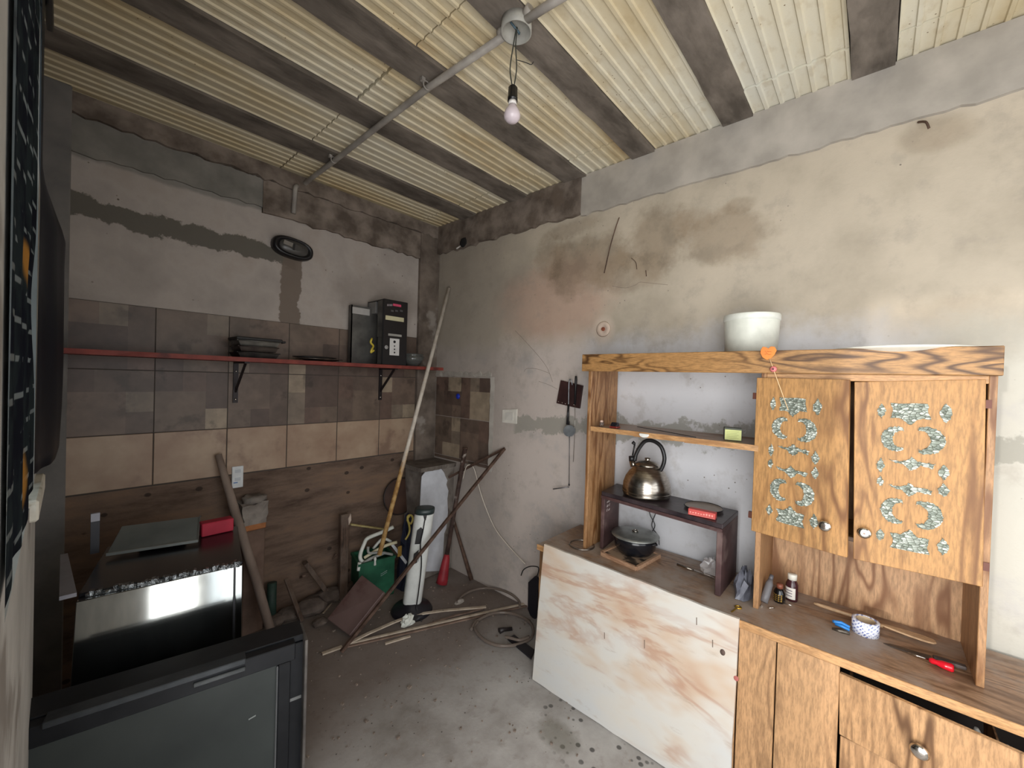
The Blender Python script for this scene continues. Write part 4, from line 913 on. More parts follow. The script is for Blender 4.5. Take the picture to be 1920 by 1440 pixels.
# black oval lamp on the back wall
c = P(547, 467, Y=BY-.005); hw = .118; hh = .062
t = thing('bulkhead_lamp', c, 'black oval bulkhead lamp on back wall above the shelf', 'wall lamp')
def oval(f, y, n=28, rot=-.10):
    out = []
    for k in range(n):
        a = 6.28318*k/n; u = abs(math.cos(a))**.75*math.copysign(1, math.cos(a))*hw*f; v = abs(math.sin(a))**.8*math.copysign(1, math.sin(a))*hh*f*(1 if f == 1 else .95)
        out.append(c+V(u*math.cos(rot)-v*math.sin(rot)*-1*-1, y, u*math.sin(rot)*-1*-1+v*math.cos(rot)))
    return out
def loft(rings, cap0=True, cap1=True):
    m = MB(); R = [[m.b.verts.new(p) for p in q] for q in rings]
    for a, b in zip(R, R[1:]):
        n = len(a)
        for k in range(n): m._f([a[k], a[(k+1) % n], b[(k+1) % n], b[k]], True)
    if cap0: m._f(R[0][::-1])
    if cap1: m._f(R[-1])
    return m
obj('housing', loft([oval(1, .004), oval(1, -.03), oval(.92, -.045), oval(.78, -.045), oval(.76, -.036)]), M_CB, t)
mg = G('dusty_lens', .3); mg.b.inputs['Base Color'].default_value = lin((70, 68, 66))
obj('lens', loft([oval(.75, -.035), oval(.66, -.047), oval(.3, -.055)]), mg.m, t)
p = c+V(-.045, -.056, .012); obj('label', MB().obox(p+V(-.022, 0, -.006), V(.05, 0, -.008), V(0, .002, 0), V(.006, 0, .024)), plain('lamp_label', (128, 122, 114), .6), t)
obj('lens_clip', MB().obox(p+V(.03, 0.0, -.03), V(.012, 0, -.002), V(0, .004, 0), V(.004, 0, .04)), M_BLACKP, t)
# wall socket
c = P(445, 894, Y=BY-.006); hw, hh = .028, .062
t = thing('wall_socket', c, 'white rectangular socket plate low on the back wall', 'socket')
obj('plate', MB().box(c.x-hw, BY-.014, c.z-hh, c.x+hw, BY+.001, c.z+hh).bevel(.003, 2), plain('socket_white', (214, 218, 220), .4), t)
m = MB()
for z in (.034, -.012): m.box(c.x-.014, BY-.0155, c.z+z-.009, c.x+.014, BY-.013, c.z+z+.009)
obj('module', m, plain('socket_module', (188, 194, 200), .4), t)
obj('blue_mark', MB().box(c.x-.02, BY-.0152, c.z-.034, c.x+.0, BY-.0135, c.z-.028), plain('blue_print', (92, 128, 184), .5), t)
# blue dot on the side tiles
c = P(859, 743, X=RX-.006)
single('blue_plug', MB().lathe([(.020, -.002), (.022, .004), (.016, .010), (0, .011)], c, 18, (-1, 0, 0)), plain('blue_cap', (22, 50, 176), .5), c, 'round blue plastic cap stuck on the tiled patch', 'cap')
# ------------------------------------------------------------------ ceiling conduit and bulb
M_PIPE = mott('grey_conduit', (138, 132, 126), (168, 162, 154), 10, .55, bump=.05)
zc = CZ-.036
pts = [P(1075, -18, Z=zc), P(1020, 15, Z=zc), P(985, 38, Z=zc)]
bxp = P(968, 62, Z=zc)
run = [P(945, 68, Z=zc), P(805, 163, Z=zc), P(720, 228, Z=zc), P(625, 303, Z=zc)]
en = P(551, 400, Y=BY-.04)
bend = smooth([P(585, 333, Z=zc), P(565, 350, Z=zc-.004), V(en.x+.004, BY-.052, zc-.05), V(en.x, BY-.045, zc-.13), V(en.x, BY-.035, en.z)], 6)
t = thing('ceiling_conduit', bxp, 'grey plastic conduit crossing the ceiling joists into the back wall', 'conduit')
obj('pipe', MB().tube(pts, .0135, 12), M_PIPE, t)
obj('pipe', MB().tube(run+bend, .0135, 12), M_PIPE, t)
for x, y in ((800, 160), (626, 300), (805, 157)): 
    p = P(x, y, Z=zc); 
    if x != 805: obj('clip', MB().torus(p, .016, .003, (run[-1]-run[0]).normalized(), 16, 6).box(p.x-.028, p.y-.008, p.z+.006, p.x-.012, p.y+.008, p.z+.02), M_PIPE, t)
bc = P(968, 62, Z=CZ-.05)
t = thing('junction_box', bc, 'round open junction box on ceiling holding the bulb wires', 'junction box')
obj('cup', MB().lathe([(.052, .045), (.052, 0), (.047, 0), (.045, .035), (0, .035)], bc, 32), mott('box_plastic', (146, 144, 138), (170, 168, 160), 14, .5), t)
obj('lug', MB().tube([bc+(run[0]-bc).normalized()*.05+V(0, 0, .014), bc+(run[0]-bc).normalized()*.075+V(0, 0, .014)], .018, 12).tube([bc+(pts[2]-bc).normalized()*.05+V(0, 0, .014), bc+(pts[2]-bc).normalized()*.075+V(0, 0, .014)], .018, 12), M_PIPE, t)
obj('inner_wire', MB().tube(smooth([bc+V(-.02, .01, .03), bc+V(.01, .0, .01), bc+V(.025, .01, .02)]), .004, 6), plain('blue_wire', (70, 92, 104), .5), t)
F0 = bc.dot(AF)
def at_depth(x, y, ref):   # point on the vertical plane through ref that faces along the room diagonal
    d = ray(x, y); n_ = Vector((AF.x, AF.y, 0)); tt = (ref-EYE).dot(n_)/d.dot(n_); return EYE+d*tt
s0, s1 = at_depth(962, 163, bc), at_depth(961, 190, bc); bb = at_depth(960, 230, bc)
t = thing('light_bulb', s1, 'white light bulb in black socket hanging by two wires', 'light bulb')
for k, dx in ((0, -6), (1, 5)):
    obj('wire', MB().tube(smooth([bc+V(.004*k, 0, .02), at_depth(965+dx*.4, 85, bc), at_depth(963+dx*1.1, 130, bc), s0+V(0, 0, -.004)+V(.004*k-.002, 0, 0)]), .0024, 6), plain('wire_grey_green', (62, 64, 58), .5), t)
L_ = (s0-s1).length; rs = .0155
obj('socket', MB().lathe([(rs*.7, L_*1.04), (rs, L_*.92), (rs*1.06, L_*.3), (rs*1.1, L_*.25), (rs*1.1, 0), (rs*.8, 0), (0, .002)], s1, 20), plain('bakelite_black', (14, 14, 15), .3), t)
D = s1.z-bb.z; rb_ = .0285
mgl = G('bulb_opal', .2); mgl.b.inputs['Base Color'].default_value = lin((206, 194, 200)); mgl.b.inputs['Subsurface Weight'].default_value = .2; mgl.b.inputs['Subsurface Radius'].default_value = (.02, .02, .02)
obj('neck', MB().lathe([(.0125, 0), (.0125, -D*.16), (.014, -D*.2), (.014, 0)], s1, 20), plain('bulb_collar', (222, 218, 214), .4), t)
obj('glass', MB().lathe([(.0135, -D*.19), (.016, -D*.28), (.024, -D*.45), (rb_, -D*.66), (rb_*.9, -D*.83), (rb_*.55, -D*.96), (0, -D)], s1, 32), mgl.m, t)
p0 = at_depth(968, 112, bc); single('loose_wire', MB().tube(smooth([p0+V(0, 0, 0), at_depth(985, 117, bc), at_depth(996, 121, bc), at_depth(1000, 116, bc)]), .0014, 6), M_BLACKP, p0, 'thin loose wire end curling from the bulb wires', 'wire')
# ------------------------------------------------------------------ corner: pier, junk on the floor
M_OLDW = wood('old_dark_wood', (92, 72, 60), (52, 40, 34), 'Z', 6, 2, .5, .85, dust=(104, 90, 80), seed=11)
M_OLDY = wood('old_plank', (104, 80, 70), (66, 50, 44), 'X', 6, 2, .5, .85, dust=(116, 100, 92), seed=12)
M_DUSTW = mott('dusty_wood_pole', (122, 106, 96), (150, 134, 122), 10, .85, bump=.2, stretch=(1, 1, .3))
# masonry stub of the old counter in the corner
PX0, PY0, PZ = 1.79, 2.43, .835
pr = thing('corner_pier', (1.93, 2.57, 0), 'low masonry pier in the far corner with patch of white scalloped plaster', 'pier')
obj('masonry', MB().box(PX0, PY0, 0, RX-.001, BY-.032, PZ-.03).bevel(.006), mott('pier_render', (104, 96, 90), (142, 134, 126), 7, .9, bump=.5, c3=(88, 76, 68)), pr)
m = MB(); r = random.Random(17)
xs = [PX0-.05+(RX-PX0+.05)*k/14 for k in range(15)]
for a, b in zip(xs, xs[1:]): m.hexa([(a, PY0-.02+r.uniform(-.006, .006), PZ-.03), (b, PY0-.02+r.uniform(-.006, .006), PZ-.03), (b, BY-.035, PZ-.03), (a, BY-.035, PZ-.03), (a, PY0-.02, PZ), (b, PY0-.02, PZ), (b, BY-.035, PZ), (a, BY-.035, PZ)])
obj('broken_slab', m, mott('slab_concrete', (84, 76, 70), (120, 112, 104), 12, .9, bump=.5), pr)
def sc(px, py): return P(px, py, Y=PY0-.001)
edge = [(784, 1072), (786, 960), (789, 905), (790, 893), (797, 884), (802, 879), (809, 881), (814, 877), (821, 880), (826, 878), (832, 886), (834, 892), (838, 900), (836, 908), (840, 920), (838, 935), (839, 960), (836, 990), (832, 1000), (830, 1040), (826, 1070)]
obj('plaster_patch', MB().prism([sc(*e) for e in edge], (0, -.008, 0)).bevel(.002), mott('skim_white', (186, 188, 194), (206, 208, 214), 10, .85, bump=.15), pr)
# brick and block stub under the left end of the old counter
bx0, bx1 = P(456, 1000, Y=2.60).x, P(499, 1000, Y=2.60).x; zt = P(478, 944, Y=2.60).z
bp = thing('block_pier', ((bx0+bx1)/2, 2.66, 0), 'narrow pier with rough cement block on top of brick beside steel appliance', 'pier')
obj('shaft', MB().box(bx0+.005, 2.605, 0, bx1-.004, 2.715, zt-.155).bevel(.004), mott('pier_brown', (92, 74, 64), (122, 100, 88), 7, .9, bump=.4), bp)
obj('brick', MB().box(bx0, 2.60, zt-.154, bx1, 2.715, zt-.115).bevel(.005), mott('clay_brick', (148, 94, 58), (176, 118, 76), 10, .9, bump=.4), bp)
m = MB().box(bx0-.005, 2.59, zt-.114, bx1+.001, 2.716, zt)
bmesh.ops.subdivide_edges(m.b, edges=m.b.edges, cuts=3, use_grid_fill=True); m.rough(.008, 4)
obj('cement_block', m, mott('rough_cement', (112, 104, 98), (150, 142, 134), 10, .9, bump=.6), bp)
obj('cement_cap', MB().lathe([(.062, 0), (.058, .03), (.04, .038), (0, .034)], ((bx0+bx1)/2+.01, 2.655, zt-.004), 14).rough(.007, 6), mott('rough_cement', (112, 104, 98), (150, 142, 134), 10, .9, bump=.6), bp)
# white tower heater
tb = P(772, 1146, Z=.0); tp = at_depth(797, 952, tb)
th_ = thing('tower_heater', tb, 'white tower fan heater on round black base standing in the corner', 'tower heater')
M_TW = plain('tower_white', (214, 216, 212), .35)
obj('base', MB().lathe([(.125, 0), (.13, .012), (.118, .03), (.06, .048), (.055, .07), (0, .07)], tb, 32), plain('tower_base_black', (26, 25, 32), .45), th_)
ax = (tp-(tb+V(0, 0, .05))); L = ax.length; axn = ax.normalized()
vd = (tb-EYE); vd.z = 0; vd.normalize(); sx = V(vd.y, -vd.x, 0)
def col_ring(h, f):
    o = tb+V(0, 0, .05)+axn*h; out = []
    for k in range(24):
        a = 6.28318*k/24; out.append(o+sx*(.062*f*math.copysign(abs(math.cos(a))**.8, math.cos(a)))+vd*(.055*f*math.copysign(abs(math.sin(a))**.9, math.sin(a))))
    return out
obj('column', loft([col_ring(.0, .86), col_ring(.02, .95), col_ring(L*.5, .97), col_ring(L*.93, .98), col_ring(L*.95, .93)]), M_TW, th_)
obj('top_cap', loft([col_ring(L*.95, 1.0), col_ring(L*.975, 1.02), col_ring(L, .98), col_ring(L*1.005, .8)]), plain('cap_grey_green', (44, 56, 56), .4), th_)
def fr(u, v, e=.0): return tb+V(0, 0, .05)+axn*(v*L)+sx*(u*.06)-vd*(.054+e)
def panel(pts, mt, nm, th=.004): return obj(nm, MB().prism([fr(u, v) for u, v in pts], -vd*th), mt, th_)
panel([(-.55, .80), (-.2, .83), (.02, .81), (.05, .72), (-.1, .66), (-.6, .66)], M_BLACKP, 'control_window')
panel([(-.55, .56), (-.1, .60), (-.1, .47), (-.55, .45)], M_BLACKP, 'slot_window')
panel([(-.03, .61), (.04, .61), (.02, .48), (-.05, .48)], plain('tower_grey', (130, 130, 130), .4), 'switch_strip')
panel([(-.15, .955), (.25, .955), (.2, .90), (.0, .915)], M_BLACKP, 'cable_clip')
obj('cord', MB().tube(smooth([fr(.1, .93, .008), fr(.05, .8, .008), fr(-.02, .66, .010), fr(.3, .5, .012), fr(.42, .35, .01), fr(.45, .15, .01), fr(.5, .0, .012), tb+sx*.06-vd*.13+V(0, 0, .006)]), .004, 6), M_BLACKP, th_)
# green crate with scrap
GA, GB = P(655, 1106, Z=0), P(738, 1098, Z=0); gw = (GB-GA); gw.z = 0; GA = V(1.31, 2.46, 0); gw = V(.235, -.045, 0); gd = V(.05, .2, 0)
zg = .26
gc = thing('green_crate', GA+gw*.5+gd*.5, 'green plastic crate full of white plastic scrap below the long pole', 'crate')
M_GR = mott('green_plastic', (26, 74, 54), (42, 98, 72), 9, .45, bump=.05)
m = MB(); wl_ = .008
def wall4(o, a, d, h, t_):
    na, nd = a.normalized(), d.normalized(); m = MB()
    m.obox(o, a, nd*t_, V(0, 0, h)).obox(o+d-nd*t_, a, nd*t_, V(0, 0, h)).obox(o+nd*t_, na*t_, d-nd*t_*2, V(0, 0, h)).obox(o+nd*t_+a-na*t_, na*t_, d-nd*t_*2, V(0, 0, h)); return m
obj('walls', wall4(GA, gw, gd, zg, .008), M_GR, gc)
obj('bottom', MB().obox(GA, gw, gd, V(0, 0, .01)), M_GR, gc)
obj('rim', wall4(GA-gw.normalized()*.006-gd.normalized()*.006+V(0, 0, zg-.012), gw+gw.normalized()*.012, gd+gd.normalized()*.012, .016, .016), M_GR, gc)
m = MB(); q = GA+gw*.62-V(gw.y, -gw.x, 0).normalized()*-.0
for k in range(2): m.bar(GA+gw*(.60)+V(-.001, -.004, .15+k*.012), GA+gw*(.78)+V(-.001, -.004, .165+k*.012), .004, .002)
obj('scratch', m, plain('pale_scratch', (150, 176, 168), .6), gc)
M_PW = mott('scrap_white', (196, 198, 190), (220, 222, 214), 12, .45, bump=.05); M_PY = mott('scrap_ivory', (190, 182, 150), (210, 202, 172), 12, .5, bump=.05); M_PG = mott('scrap_grey', (128, 130, 126), (160, 160, 154), 12, .5, bump=.05)
gpt = lambda u, v, z: GA+gw*u+gd*v+V(0, 0, z)
def scrap(pts, r_, mt, lab, nm='pipe_scrap'):
    pts = smooth(pts, 4); single(nm, MB().tube(pts, r_, 8), mt, pts[0], lab, 'plastic scrap', 'plastic scrap in the green crate')
scrap([gpt(1.02, .3, .44), gpt(.7, .3, .42), gpt(.3, .3, .40), gpt(.2, .3, .37), gpt(.08, .25, .30), gpt(.14, .2, .255), gpt(.4, .2, .24)], .013, M_PW, 'white bent plastic pipe standing highest over the green crate')
scrap([gpt(1.1, .15, .34), gpt(.8, .2, .33), gpt(.45, .25, .30), gpt(.2, .3, .27)], .011, M_PY, 'ivory plastic strip crossing the middle of the green crate')
scrap([gpt(.95, .05, .27), gpt(.6, .1, .30), gpt(.3, .15, .31), gpt(.28, .2, .35)], .009, M_PG, 'grey plastic elbow in the middle of the crate scrap')
scrap([gpt(.02, .06, .24), gpt(.3, .12, .27), gpt(.75, .1, .29)], .010, M_PG, 'grey plastic strip lying along front rim of the green crate')
scrap([gpt(.5, .5, .30), gpt(.75, .45, .36), gpt(1.0, .4, .33)], .010, M_PW, 'short white plastic piece behind the long pole in the crate')
scrap([gpt(.02, .04, .27), gpt(.0, .05, .22)], .012, M_PW, 'white plastic stub at the left corner of the green crate')
c = gpt(.42, -.06, .27)
single('white_clip', MB().lathe([(0, 0), (.009, .004), (.006, .03), (.010, .045), (.006, .055), (0, .058)], c-V(0, 0, .035), 10), M_PW, c, 'small white plastic peg standing on front rim of green crate', 'peg')
a, q = gpt(.95, .25, .33), gpt(1.35, .0, .19)
single('u_channel', MB().bar(a, q, .024, .006).bar(a+V(.0, -.010, .006), q+V(.0, -.010, .006), .004, .012).bar(a+V(.0, .012, .006), q+V(.0, .012, .006), .004, .012), mott('channel_white', (180, 182, 186), (204, 206, 210), 14, .5), a, 'white plastic channel sloping out of the green crate to the right', 'channel')
a, q = P(657, 983, Y=2.62), P(728, 993, Y=2.62)
single('yellow_batten', MB().bar(a, q, .024, .012).bevel(.002), wood('yellow_slat_wood', (188, 172, 120), (150, 132, 88), 'X', 4, 2), a, 'narrow yellowish wooden slat lying level behind the green crate scrap', 'slat')
# dark blue bag with yellow hose behind the tower
c = P(772, 1062, Z=0); c = V(1.66, 2.36, 0)
single('blue_bag', crumple(V(1.655, 2.43, .0), .06, .085, .44, 12, 18), plain('navy_cloth', (22, 26, 46), .8), V(1.655, 2.43, 0), 'dark navy bag standing between green crate and tower heater', 'bag')
o = V(1.60, 2.33, 0); pts = [P(x, y, Y=2.33) for x, y in ((768, 966), (764, 975), (770, 982), (774, 972), (770, 966), (764, 970), (768, 990), (766, 1002), (760, 1012))]
single('yellow_hose', MB().tube(smooth(pts), .007, 8), plain('hose_yellow', (176, 160, 84), .5), pts[0], 'looped yellow hose hanging over the navy bag', 'hose')
a = P(746, 1045, Y=2.33); single('yellow_tag', MB().obox(a, V(.03, 0, 0), V(0, .006, 0), V(0, 0, .07)).bevel(.002), plain('tag_yellow', (150, 116, 48), .6), a, 'ochre yellow block wedged between green crate and navy bag', 'block')
# round brown disc on the wall
c = P(751, 931, Y=2.66); rd = (P(781, 930, Y=2.66).x-P(721, 930, Y=2.66).x)*.47
t = thing('round_lid', c, 'round dark brown board leaning on the back wall behind long pole', 'round board')
obj('disc', MB().lathe([(rd, 0), (rd, .012), (rd*.97, .016), (0, .016)], c+V(0, .02, 0), 40, (0, -1, .15)), mott('disc_brown', (62, 42, 34), (82, 58, 46), 6, .7), t)
obj('edge_band', MB().torus(c+V(0, .012, 0), rd, .007, (0, -1, .15), 40, 6), plain('disc_edge', (40, 30, 28), .6), t)
# wooden leg / frame standing left of crate
a = P(643, 1090, Y=2.60); a.z = 0; top = P(645, 963, Y=2.60)
t = thing('wooden_frame_post', a, 'upright dark wooden post with pale chipped top left of green crate', 'wooden post')
obj('post', MB().bar(V(a.x, 2.60, 0), V(top.x, 2.60, top.z), .055, .04, (0, 1, 0)).bevel(.003), M_OLDW, t)
p = V(top.x+.018, 2.572, top.z-.03); obj('chip', MB().obox(p, V(.016, 0, .028), V(-.0, .012, 0), V(.004, 0, -.045)), plain('raw_wood_chip', (196, 178, 164), .8), t)
obj('brace', MB().bar(V(a.x+.02, 2.60, .06), V(a.x+.24, 2.66, .08), .035, .025), M_OLDW, t)
# brown plank leaning in front of the crate
q = [P(613, 1160, Z=.05), P(655, 1192, Z=.02), P(720, 1110, Z=.21), P(678, 1078, Z=.24)]
n = (q[1]-q[0]).cross(q[3]-q[0]).normalized(); n = n if n.z > 0 else -n
single('leaning_plank', MB().hexa([p-n*.022 for p in q]+q).bevel(.003), wood('plank_reddish', (104, 76, 72), (76, 52, 50), 'Y', 4, 2, .4, .8, dust=(112, 92, 88)), q[0], 'reddish brown plank leaning on the front of the green crate', 'plank')
# long rusty white pole
a, b = P(711, 1041, Y=2.25), P(842, 541, X=RX-.03)
g = G('chipped_pole', .6, .1, .3); x, y, z = g.xyz(); n_ = g.noise(9, g.scale((1, 1, .35)), 5, .7); nn_ = g.math('SUBTRACT', n_, .5)
low = g.ss(g.math('ADD', z, g.math('MULTIPLY', nn_, 1.4)), .75, .35)
g.col(g.mix(g.math('MAXIMUM', low, g.ss(n_, .60, .70)), g.ramp(g.noise(20, None, 3), [(.4, lin((188, 178, 166))), (.6, lin((206, 198, 186)))]), g.ramp(g.noise(30, None, 3), [(.4, lin((150, 112, 66))), (.6, lin((186, 152, 100)))])))
t = thing('long_pole', a, 'long chipped white and rusty pole leaning from green crate to right wall', 'pole')
obj('shaft', MB().tube([a, a.lerp(b, .5), b], .0145, 12), g.m, t)
d_ = (b-a).normalized(); obj('end_plug', MB().tube([b, b+d_*.006], [.0145, .011], 12), plain('pole_end_grey', (110, 102, 96), .6), t)
# wooden pole beside the steel appliance
a, b = P(505, 1188, Z=.02), P(409, 852, Y=2.69)
a = V(a.x, a.y-.05, .02)
single('grey_wooden_pole', MB().tube([a, a.lerp(b, .33)+V(.004, 0, 0), a.lerp(b, .7), b], [.023, .024, .023, .017], 10), M_DUSTW, a, 'dusty grey wooden pole leaning on back wall over steel appliance', 'wooden pole')
# bent iron rod
a, b, c = P(842, 895, Y=2.40), P(946, 841, X=RX-.012), P(640, 1222, Z=.012)
single('bent_iron', MB().bar(a, b, .016, .016).bar(b, c, .017, .017), M_RUSTD, c, 'long square iron bar bent to a sharp V leaning on right wall', 'iron bar')
# red footed pipe and stick in the corner
a, b = P(838, 1048, Y=2.24), P(872, 842, X=RX-.03); b = P(872, 842, Y=2.27)
f = P(828, 1097, Z=.002)
t = thing('rusty_digging_bar', f, 'rusty paint spattered pipe with red painted foot standing in the corner', 'pipe')
g = mott('spattered_pipe', (58, 44, 40), (92, 72, 64), 18, .7, .2, bump=.3, c3=(196, 186, 178))
obj('pipe', MB().tube([f.lerp(b, .18), f.lerp(b, .6), b], [.017, .016, .017], 10), g, t)
obj('pipe_end', MB().tube([b, b+(b-f).normalized()*.012], [.020, .019], 10), M_RUSTD, t)
dn = (f-b).normalized()
obj('red_foot', MB().tube([f.lerp(b, .22), f.lerp(b, .19), f.lerp(b, .05), f+V(0, 0, .012)], [.018, .026, .040, .042], 10), mott('red_paint', (128, 30, 40), (158, 46, 54), 14, .55, bump=.1), t)
a, b = P(884, 1088, Z=.01), P(848, 968, X=RX-.06)
a = V(min(a.x, RX-.02), a.y, .012)
single('dark_stick', MB().tube([a, a.lerp(b, .5), b], [.016, .013, .012], 8), M_RUSTD, a, 'short dark stick leaning behind the red footed pipe', 'stick')
a, b = P(853, 1040, X=RX-.03), P(876, 905, X=RX-.02)
# white cable
pts = [P(868, 898, X=2.0), P(874, 876, X=2.0), P(882, 872, X=2.02), P(890, 882, X=2.04), P(903, 930, X=2.05), P(925, 985, X=2.05), P(950, 1020, X=2.05), P(985, 1058, X=2.04)]
single('white_cable', MB().tube(smooth(pts), .0035, 6), plain('cable_ivory', (214, 204, 190), .5), pts[0], 'thin white cable hooked on bent iron running down the right wall', 'cable')
# dark board beside the plywood, its wire loop, metal strip on the floor
t0 = P(1003, 1140, Z=0); bX = 2.0
q = [P(990, 1092, X=bX), P(1003, 1080, X=bX), P(1008, 1086, X=bX), P(1004, 1150, X=bX), P(1002, 1176, X=bX), P(989, 1142, X=bX)]
dk = thing('dark_board', q[4], 'narrow black board standing behind left end of the plywood sheet', 'board')
obj('board', MB().prism(q, (.02, 0, 0)).bevel(.002), plain('board_black', (26, 24, 32), .5), dk)
pts = [P(977, 1079, X=bX), P(982, 1068, X=bX), P(994, 1062, X=bX), P(1008, 1063, X=bX), P(1010, 1070, X=bX), P(1006, 1084, X=bX)]
single('black_wire_loop', MB().tube(smooth(pts), .0035, 6), M_BLACKP, pts[0], 'black wire loop arching above the narrow black board', 'wire')
q = [P(951, 1200, Z=.002), P(964, 1193, Z=.002), P(1003, 1222, Z=.002), P(996, 1238, Z=.002)]
single('floor_strip', MB().prism(q, (0, 0, .012)).bevel(.002), plain('strip_black', (30, 28, 34), .45), q[0], 'flat black metal strip on floor under the front clear hose', 'metal strip')
# clear hoses
mg = G('clear_hose', .15); mg.b.inputs['Transmission Weight'].default_value = .55; mg.b.inputs['Base Color'].default_value = lin((150, 136, 126)); mg.b.inputs['IOR'].default_value = 1.3; M_HOSE = mg.m
def floor_or_wall(x, y, z):
    p = P(x, y, Z=z); return p if p.x < RX-.012 else P(x, y, X=RX-.012)
def ring_pts(L, z): return smooth([floor_or_wall(x, y, z) for x, y in L])
pts = ring_pts([(856, 1130), (866, 1118), (884, 1108), (908, 1103), (935, 1105), (958, 1114), (972, 1126), (975, 1138)], .014)
single('clear_hose', MB().tube(pts, .008, 8), M_HOSE, pts[0], 'clear vinyl hose arching along floor near right wall, farther from plywood', 'hose', 'clear vinyl hoses on the floor')
pts = ring_pts([(884, 1180), (890, 1168), (905, 1158), (925, 1150), (950, 1149), (975, 1155), (992, 1166), (1000, 1180), (996, 1196), (975, 1207), (950, 1211), (925, 1208), (903, 1196), (890, 1178), (896, 1166)], .012)
single('clear_hose', MB().tube(pts, .009, 8), M_HOSE, pts[0], 'clear vinyl hose coiled in a full ring beside the plywood sheet', 'hose', 'clear vinyl hoses on the floor')
pts = ring_pts([(948, 1194), (960, 1197), (975, 1200), (992, 1194)], .024)
single('hose_end', MB().tube(pts, .008, 8), M_HOSE, pts[0], 'short clear hose end with bright glint inside the hose ring', 'hose')
c = P(936, 1183, Z=.012); single('hose_connector', MB().tube([c, c+V(.03, -.01, 0), c+V(.07, -.04, 0)], [.017, .012, .010], 10), plain('connector_black', (36, 30, 30), .5), c, 'black hose connector lying inside the clear hose ring', 'connector')
# long strips of trim on the floor
M_STR = mott('pale_strip', (164, 148, 130), (192, 178, 160), 14, .7, bump=.1)
M_STRB = mott('brown_strip', (104, 84, 72), (132, 110, 96), 14, .7, bump=.1)
def strip(L, wd, mt, lab, z=.006, grp='long strips lying on the floor'):
    pts = [P(x, y, Z=z) for x, y in L]; m = MB()
    for p, q_ in zip(pts, pts[1:]): m.bar(p, q_+(q_-p).normalized()*.004, wd, .007)
    single('trim_strip', m, mt, pts[0], lab, 'strip', grp)
strip([(654, 1206), (690, 1188), (740, 1166), (775, 1153), (830, 1145), (910, 1138)], .018, M_STR, 'pale bowed wooden strip curving in front of the tower heater base', .03)
strip([(604, 1226), (640, 1213)], .022, M_STR, 'short pale strip end at the foot of bent iron bar', .006)
strip([(648, 1208), (760, 1182), (880, 1155), (988, 1131)], .014, M_STR, 'long straight pale strip running from bent iron foot to black board', .010)
strip([(648, 1213), (760, 1188), (880, 1160), (988, 1136)], .012, M_STRB, 'long straight brown strip just in front of long pale strip', .006)
strip([(722, 1207), (768, 1193)], .014, M_STR, 'short pale strip lying foremost on the floor', .006)
strip([(800, 1172), (850, 1155), (905, 1141)], .012, M_STRB, 'thin brown strip under the bowed pale strip', .008)
c = P(765, 1170, Z=.002)
single('torn_cup', crumple(c, .045, .03, .055, 22, 10), M_PW, c, 'crumpled white plastic cup on floor before the tower heater', 'cup')
c = P(862, 1130, Z=.002); single('film_scrap', crumple(c, .04, .02, .02, 23, 9), plain('film_pale', (160, 152, 144), .5), c, 'pale plastic film scrap on floor right of tower heater', 'scrap')
c = P(788, 1158, Z=.002); single('shoe_tread', MB().box(c.x-.07, c.y-.02, 0, c.x+.06, c.y+.02, .03).bevel(.008, 2), plain('rubber_black', (30, 27, 28), .8), c, 'black rubber piece on floor touching the torn cup', 'rubber piece')
# dark junk pile between the pier and the crate
r = random.Random(31)
a = V(P(528, 1095, Y=2.55).x, 2.55, .02)
junk = [('green_pipe', (508, 1165), (510, 1092), .026, mott('pipe_green', (34, 52, 46), (50, 72, 62), 10, .6), 'dark green plastic pipe standing beside the block pier', 'pipe'),
        ('slanted_board', (566, 1165), (536, 1085), .013, M_OLDW, 'thin dark slat leaning left in the junk pile', 'slat'),
        ('trestle_board', (620, 1120), (572, 1055), .026, M_OLDW, 'broad dark slat leaning right in the junk pile', 'slat'),
        ('pale_stick', (606, 1150), (624, 1128), .006, M_STR, 'short pale stick left of reddish plank', 'stick'),
        ('thin_stick', (600, 1080), (630, 1040), .006, M_STRB, 'thin stick leaning on the upright dark wooden post', 'stick'),
        ('cross_stick', (540, 1095), (570, 1080), .010, M_STRB, 'short brown stick lying across top of junk pile', 'stick')]
for nm, p, q, rr_, mt, lab_, ct in junk:
    A_ = P(*p, Z=.015); B_ = P(q[0], q[1], Y=min(2.66, A_.y+.12)); 
    if nm == 'green_pipe': single(nm, MB().tube([A_, B_], rr_, 12), mt, A_, lab_, ct)
    else: single(nm, MB().bar(A_, B_, rr_*2, rr_*1.1).bevel(.002), mt, A_, lab_, ct)
M_RUB = mott('rubble', (72, 62, 56), (108, 96, 88), 10, .95, bump=.6)
names = ['grey rubble lump at the foot of block pier', 'flat rubble lump left of dark slats', 'dark rubble lump between the two dark slats', 'rubble lump right of the broad dark slat', 'small rubble lump before the reddish plank', 'angular rubble lump behind the junk slats', 'small rubble lump beside the grey pole foot']
for i, ((x, y), s) in enumerate(zip(((515, 1172), (540, 1160), (580, 1150), (608, 1120), (600, 1172), (560, 1110), (530, 1185)), (.05, .06, .075, .07, .035, .06, .03))):
    c = P(x, y, Z=0); c.y = min(c.y, 2.64); rr_ = random.Random(60+i)
    m = MB(); bmesh.ops.create_icosphere(m.b, subdivisions=2, radius=s)
    for v in m.b.verts: v.co = c+V(v.co.x*1.3, v.co.y, max(v.co.z*.7+s*.5, .0))*(1+0)+V(rr_.uniform(-1, 1), rr_.uniform(-1, 1), 0)*s*.16
    single('stone_lump', m, M_RUB, c, names[i], 'stone', 'rubble in the junk pile')
